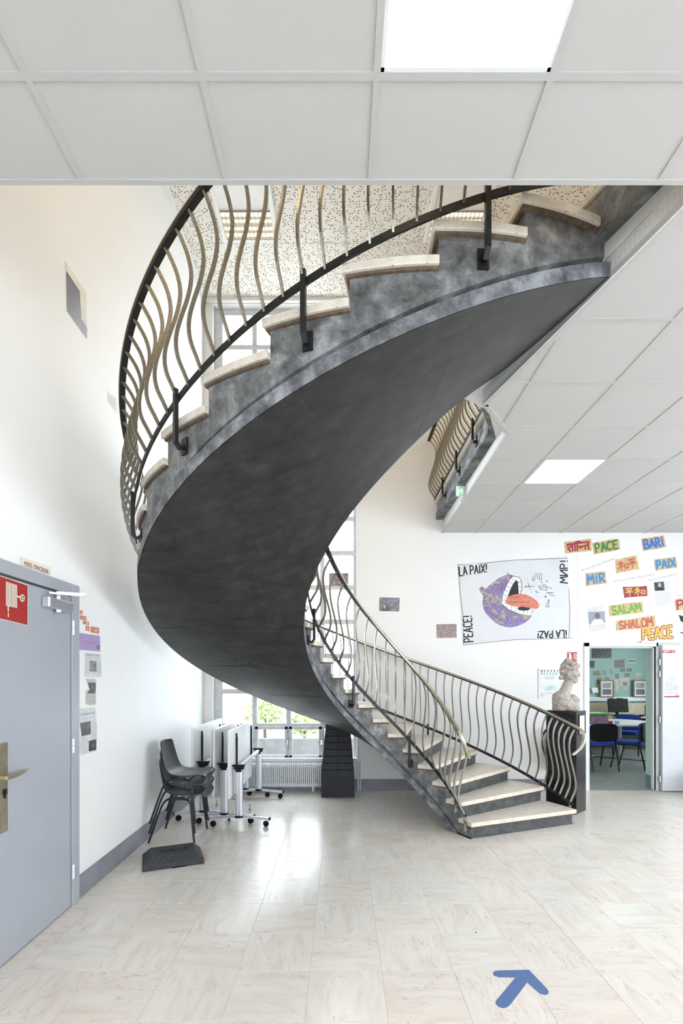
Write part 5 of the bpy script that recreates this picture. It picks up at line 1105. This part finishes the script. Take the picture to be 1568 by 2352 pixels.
m = MB(); greek(m, LW, V([(172, 775), (372, 790), (372, 820), (172, 808)]), 2, .35, .0024); greek(m, LW, V([(166, 830), (222, 835), (222, 1030), (166, 1030)]), 16, .4, .0024, False); greek(m, LW, V([(342, 838), (398, 845), (400, 1035), (342, 1030)]), 16, .4, .0024, False); m.build('print', INKL, o)['kind'] = 'stuff'
o = sheet('news_clipping', LW, V([(172, 1102), (320, 1105), (328, 1190), (322, 1320), (326, 1490), (250, 1505), (168, 1485), (172, 1285), (228, 1260), (200, 1180)]), NEWSY, None, .001, .001); tag(o, 'torn yellowed newspaper clipping, third paper down beside the grey door', 'clipping'); sheet('photo', LW, V([(200, 1160), (320, 1160), (318, 1325), (188, 1325), (230, 1265)]), PH_DARK, o, .0022, .0003); m = MB(); greek(m, LW, V(rect(182, 1115, 312, 1150)), 2, .5, .0024); greek(m, LW, V(rect(178, 1350, 318, 1475)), 12, .4, .0024, False); m.build('print', INKG, o)['kind'] = 'stuff'
o = sheet('news_clipping', LW, V([(70, 1555), (315, 1535), (335, 1760), (345, 1800), (330, 2190), (95, 2255), (85, 2120), (105, 1920), (85, 1770)]), NEWS, None, .001, .001); tag(o, 'long newspaper clipping about jazz, lowest beside the grey door', 'clipping'); text('La leçon de jazz', LW, V([(104, 1622), (296, 1597), (296, 1635), (106, 1662)]), INK, o, .0026)
sheet('photo', LW, V([(85, 1768), (243, 1738), (249, 1935), (110, 1968)]), PH_DARK, o, .0022, .0003); sheet('photo', LW, V([(217, 2035), (330, 2010), (328, 2172), (217, 2195)]), PH_DARK, o, .0022, .0003)
m = MB(); greek(m, LW, V([(85, 1690), (300, 1660), (305, 1705), (88, 1735)]), 3, .35, .0024); greek(m, LW, V([(255, 1740), (325, 1722), (330, 2000), (255, 2020)]), 22, .4, .0024, False); greek(m, LW, V([(105, 1990), (205, 1970), (208, 2215), (102, 2240)]), 20, .4, .0024, False); m.build('print', INKL, o)['kind'] = 'stuff'
H = crop(120, 580, 6.1875)
o = sheet('wall_poster', LW, H([(188, 128), (478, 565), (490, 1225), (205, 835)]), PAPERC, None, .001, .001); tag(o, 'cream and faded violet poster high on the side wall', 'poster'); sheet('violet_print', LW, H([(195, 258), (385, 545), (410, 945), (490, 1070), (488, 1222), (208, 832)]), PH_VIOLET, o, .0024, .0004)
o = sheet('wall_notice', LW, H([(785, 1975), (905, 2070), (920, 2290), (785, 2110)]), PAPER, None, .001, .001); tag(o, 'small striped notice on the side wall behind the railing', 'notice'); m = MB(); greek(m, LW, H([(800, 2000), (900, 2075), (910, 2250), (800, 2110)]), 8, .4, .0024, False); m.build('print', plain('pink_print', (.50, .40, .42), .7), o)

# ================================================================== OFFICE BEHIND THE DOORWAY
t = thing('added_office_lamp', 'added ceiling lamp that lights the office, out of sight above the doorway', 'lamp', (5.2, 9.0, 2.895)); m = MB(); m.b2((-.6, -.6, -.03), (.6, .6, -.01)); m.build('diffuser', emit('added_office_diffuser', (1, 1, .95), 3.2), t); m = MB(); m.b2((-.62, -.62, -.012), (.62, .62, 0)); m.build('housing', WHITEPAINT, t)  # unseen lamp, added to brighten the room behind the doorway
# desk along the wall
t = thing('desk', 'pale wood desk along the mint wall of the office', 'desk', (5.4, 10.9, 0)); m = MB(); m.b2((-2.2, -.32, .72), (2.1, .26, .75)); m.build('desk_top', WOODL, t); m = MB(); m.b2((-2.1, -.28, .38), (2.0, -.26, .70)); m.build('modesty_panel', BLACKPL, t)
for x_ in (-2.1, 0, 2.0): m = MB(); m.b2((x_ - .02, -.28, 0), (x_ + .02, .25, .72)); m.build('leg', BLACKPL, t)
m = MB(); m.b2((3.4, 11.17, 0), (7.5, 11.20, 1.02)); tag(m.build('desk_screen', WOODL, None), 'pale wood screen panel behind the office desk', 'panel')
t = thing('computer_monitor', 'black computer monitor on the office desk', 'monitor', (6.20, 10.85, .75), .08); m = MB(); m.box((0, 0, .23), (.47, .03, .30), Matrix.Rotation(-.12, 3, 'X')); m.build('screen', BLACKPL, t, bevel=.006); m = MB(); m.b2((-.03, .02, .0), (.03, .05, .2)); m.build('stand', BLACKPL, t); m = MB(); m.b2((-.12, -.08, 0), (.12, .10, .015)); m.build('foot', BLACKPL, t)
m = MB(); m.b2((6.02, 10.60, .75), (6.48, 10.74, .772)); tag(m.build('keyboard', BLACKPL, None, bevel=.004), 'black keyboard in front of the monitor', 'keyboard'); m = MB(); m.b2((6.56, 10.60, .75), (6.63, 10.70, .785)); tag(m.build('computer_mouse', BLACKPL, None, bevel=.012), 'black computer mouse beside the keyboard', 'mouse')
t = thing('paper_stand', 'thin black T-shaped stand on the desk beside the monitor', 'stand', (6.82, 10.85, .75)); m = MB(); m.b2((-.09, -.06, 0), (.09, .06, .02)); m.build('foot', BLACKPL, t); m = MB(); m.b2((-.012, -.012, .02), (.012, .012, .24)); m.build('post', BLACKPL, t)
m = MB(); m.tube(catmull([(6.60, 11.22, 1.10), (6.62, 11.0, .95), (6.50, 10.95, .80), (6.3, 11.0, .76)], 5), .006, 6); tag(m.build('power_cable', WHITEPAINT, None, True), 'white power cable hanging from the wall trunking', 'cable')
t = thing('wall_socket', 'socket block with black plugs on the wall trunking', 'socket', (6.42, 11.24, 1.10)); m = MB(); m.b2((-.22, -.015, -.03), (.22, 0, .04)); m.build('plate', PAPERC, t); 
for x_ in (-.16, .0, .06): m = MB(); m.b2((x_ - .035, -.05, -.025), (x_ + .03, -.015, .03)); m.build('plug', BLACKPL, t)
def frame(px, lab):
    t = thing('picture_frame', lab, 'picture', OW.P(px, 1602, .05), 0, 'oak picture frames on the trunking'); w_, h_ = .33, .41; m = MB(); b_ = .03
    m.b2((-w_ / 2, -.02, 0), (w_ / 2, 0, b_)); m.b2((-w_ / 2, -.02, h_ - b_), (w_ / 2, 0, h_)); m.b2((-w_ / 2, -.02, b_), (-w_ / 2 + b_, 0, h_ - b_)); m.b2((w_ / 2 - b_, -.02, b_), (w_ / 2, 0, h_ - b_)); m.build('frame', WOODF, t); m = MB(); m.b2((-w_ / 2 + b_, -.01, b_), (w_ / 2 - b_, -.004, h_ - b_)); m.build('mount', PAPER, t)
    for z_ in (.07, .22): m = MB(); m.b2((-.10, -.012, z_), (.10, -.0102, z_ + .125)); m.build('print', PH_GREY if z_ > .1 else PH_DARK, t)
frame(1390, 'oak frame with two prints, left one on the trunking'); frame(1466.5, 'oak frame with two prints, right one on the trunking')
O = crop(1340, 1480, 6.535)
for r, mat_, lab in ((((120, 58, 415, 208)), PH_DARK, 'widest dark group photo at the top of the mint wall'), ((90, 248, 162, 352), PH_DARK, 'dark upright photo left below the wide group photo'), ((140, 395, 250, 468), PH_GREEN, 'greenish landscape photo on the mint wall'), ((285, 388, 338, 465), PH_GREY, 'small grey print, left of the pair under the wide group photo'), ((390, 368, 441, 442), PH_GREY, 'small grey print, right of the pair under the wide group photo'), ((460, 228, 612, 350), PH_DARK, 'dark newspaper photo page in the middle of the mint wall'), ((545, 360, 622, 410), PH_DARK, 'small dark photo, left of the pair below the newspaper page'), ((640, 358, 720, 408), PH_DARK, 'small dark photo, right of the pair below the newspaper page'), ((472, 438, 524, 514), PH_DARK, 'small upright dark photo with a pale spot on the mint wall'), ((613, 434, 690, 488), PH_DARK, 'small dark photo below the dark pair'), ((200, 495, 270, 600), PH_GREEN, 'green photo half hidden behind the left oak frame'), ((313, 493, 387, 560), PH_GREEN, 'green photo above the left oak frame'), ((545, 500, 692, 620), NEWSY, 'pale clipping with a dark picture between the oak frames'), ((440, 525, 522, 580), NEWSY, 'small pale clipping beside the left oak frame'), ((475, 590, 525, 710), NEWSY, 'narrow pale clipping beside the left oak frame'), ((780, 422, 873, 480), NEWSY, 'pale paper slip above the right oak frame'), ((598, 642, 652, 675), NEWSY, 'tiny pale slip between the oak frames'), ((735, 516, 862, 535), NEWSY, 'pale strip just above the right oak frame'), ((668, 222, 780, 285), NEWS, 'white cut-out word at the upper right of the mint wall')):
    o = sheet('wall_print', OW, O(rect(*r)), mat_, None, .001, .002); tag(o, lab, 'print', 'prints on the mint wall')
    if r[0] == 545 and r[1] == 500: sheet('photo', OW, O(rect(585, 565, 652, 615)), PH_DARK, o, .0034, .0004)
    if r[0] == 668: mm = MB(); greek(mm, OW, O(rect(672, 232, 776, 270)), 2, .6, .004, False); mm.build('print', INK, o)['kind'] = 'stuff'
    if r[0] == 460: sheet('heading', OW, O(rect(462, 230, 562, 248)), plain('print_orange', (.45, .2, .12), .6), o, .0034, .0004)
m = MB(); m.prism([OW.P(x, y, .002) for x, y in O([(95, 648), (190, 645), (208, 722), (115, 732)])], (0, -.06, 0)); tag(m.build('tissue_holder', WHITEPAINT, None, bevel=.01), 'white tissue holder on the mint wall beside the left oak frame', 'holder')
# meeting table and chairs
t = thing('meeting_table', 'white oval meeting table in the office', 'table', (5.15, 9.58, 0)); m = MB(); m.prism([(.95 * math.cos(a), .78 * math.sin(a), .715) for a in [2 * PI * i / 40 for i in range(40)]], (0, 0, .025)); m.build('table_top', TABLEWHITE, t)
for s in (-1, 1):
    m = MB(); m.tube([(s * .35, -.04, .03), (s * .35, -.04, .715)], .028, 12); m.tube([(s * .35, .06, .03), (s * .35, .06, .715)], .028, 12); m.build('column', CHROME, t, True); m = MB(); m.box((s * .35, 0, .022), (.06, 1.0, .03), RZ(s * .9)); m.build('foot', ALU, t, bevel=.008)
t = thing('storage_box', 'clear storage box with a green lid on the meeting table', 'box', (4.80, 9.12, .74)); m = MB(); m.b2((-.17, -.12, 0), (.17, .12, .17)); m.build('tub', m_photo('box_contents', [(.10, .20, .16), (.30, .12, .24), (.45, .40, .36)], 12), t, bevel=.012); m = MB(); m.b2((-.19, -.14, .17), (.19, .14, .205)); m.build('lid', GREENLID, t, bevel=.01); m = MB(); m.b2((-.15, -.1, .205), (.1, .1, .212)); m.build('papers', PAPER, t)
m = MB(); m.b2((5.00, 9.06, .74), (5.08, 9.14, .79)); tag(m.build('red_carton', RED, None), 'small red carton beside the storage box', 'carton')
m = MB(); m.lathe((5.10, 8.95, .74), [(.03, 0), (.045, .06), (.042, .06), (.028, .005)], 14); tag(m.build('cup', plain('pale_blue_plastic', (.35, .48, .78), .4), None, True), 'pale blue cup on the meeting table', 'cup')
def oval(w_, h_, n=20, p=.42):
    out = []
    for i in range(n): a = 2 * PI * i / n; c, s = math.cos(a), math.sin(a); out.append((w_ / 2 * math.copysign(abs(c) ** p, c), h_ / 2 * math.copysign(abs(s) ** p, s)))
    return out
m = MB(); m.prism([(x, -.215 + .02, z + .66) for x, z in oval(.47, .31)], (0, -.035, 0)); bk_p = m.data('back_shell', BLACKPL)
m = MB(); m.prism([(x, -.195, z + .66) for x, z in oval(.46, .30)], (0, .04, 0)); bk_f = m.data('backrest', BLUEFAB)
m = MB(); m.prism([(x, y + .03, .43) for x, y in oval(.48, .45)], (0, 0, .055)); st_me = m.data('seat', BLUEFAB)
m = MB(); m.prism([(x, y + .03, .415) for x, y in oval(.46, .43)], (0, 0, .016)); st_un = m.data('seat_pan', BLACKPL)
def leg_me(s):
    m = MB(); m.tube([(s * .23, -.27, 0), (s * .235, -.19, .40), (s * .235, -.17, .43)], .013, 8); m.tube([(s * .23, .28, 0), (s * .235, .19, .40), (s * .235, .17, .43), (s * .235, -.17, .43)], .013, 8); m.tube([(s * .235, -.17, .43), (s * .22, -.215, .70)], .012, 8); return m.data('leg_frame', BLACKIRON, True)
lgs = [leg_me(-1), leg_me(1)]
for x, y, a, lab in ((4.50, 8.52, .05, 'blue office chair seen from behind, left of the doorway view'), (5.18, 8.62, .75, 'blue office chair turned towards the table, at the right of the doorway view'), (6.05, 10.25, 2.5, 'blue office chair farthest back, only its blue backrest showing')):
    t = thing('office_chair', lab, 'chair', (x, y, 0), a, 'blue office chairs')
    for nm, me in (('seat', st_me), ('seat_pan', st_un), ('backrest', bk_f), ('back_shell', bk_p), ('leg_frame', lgs[0]), ('leg_frame', lgs[1])): inst(nm, me, t)
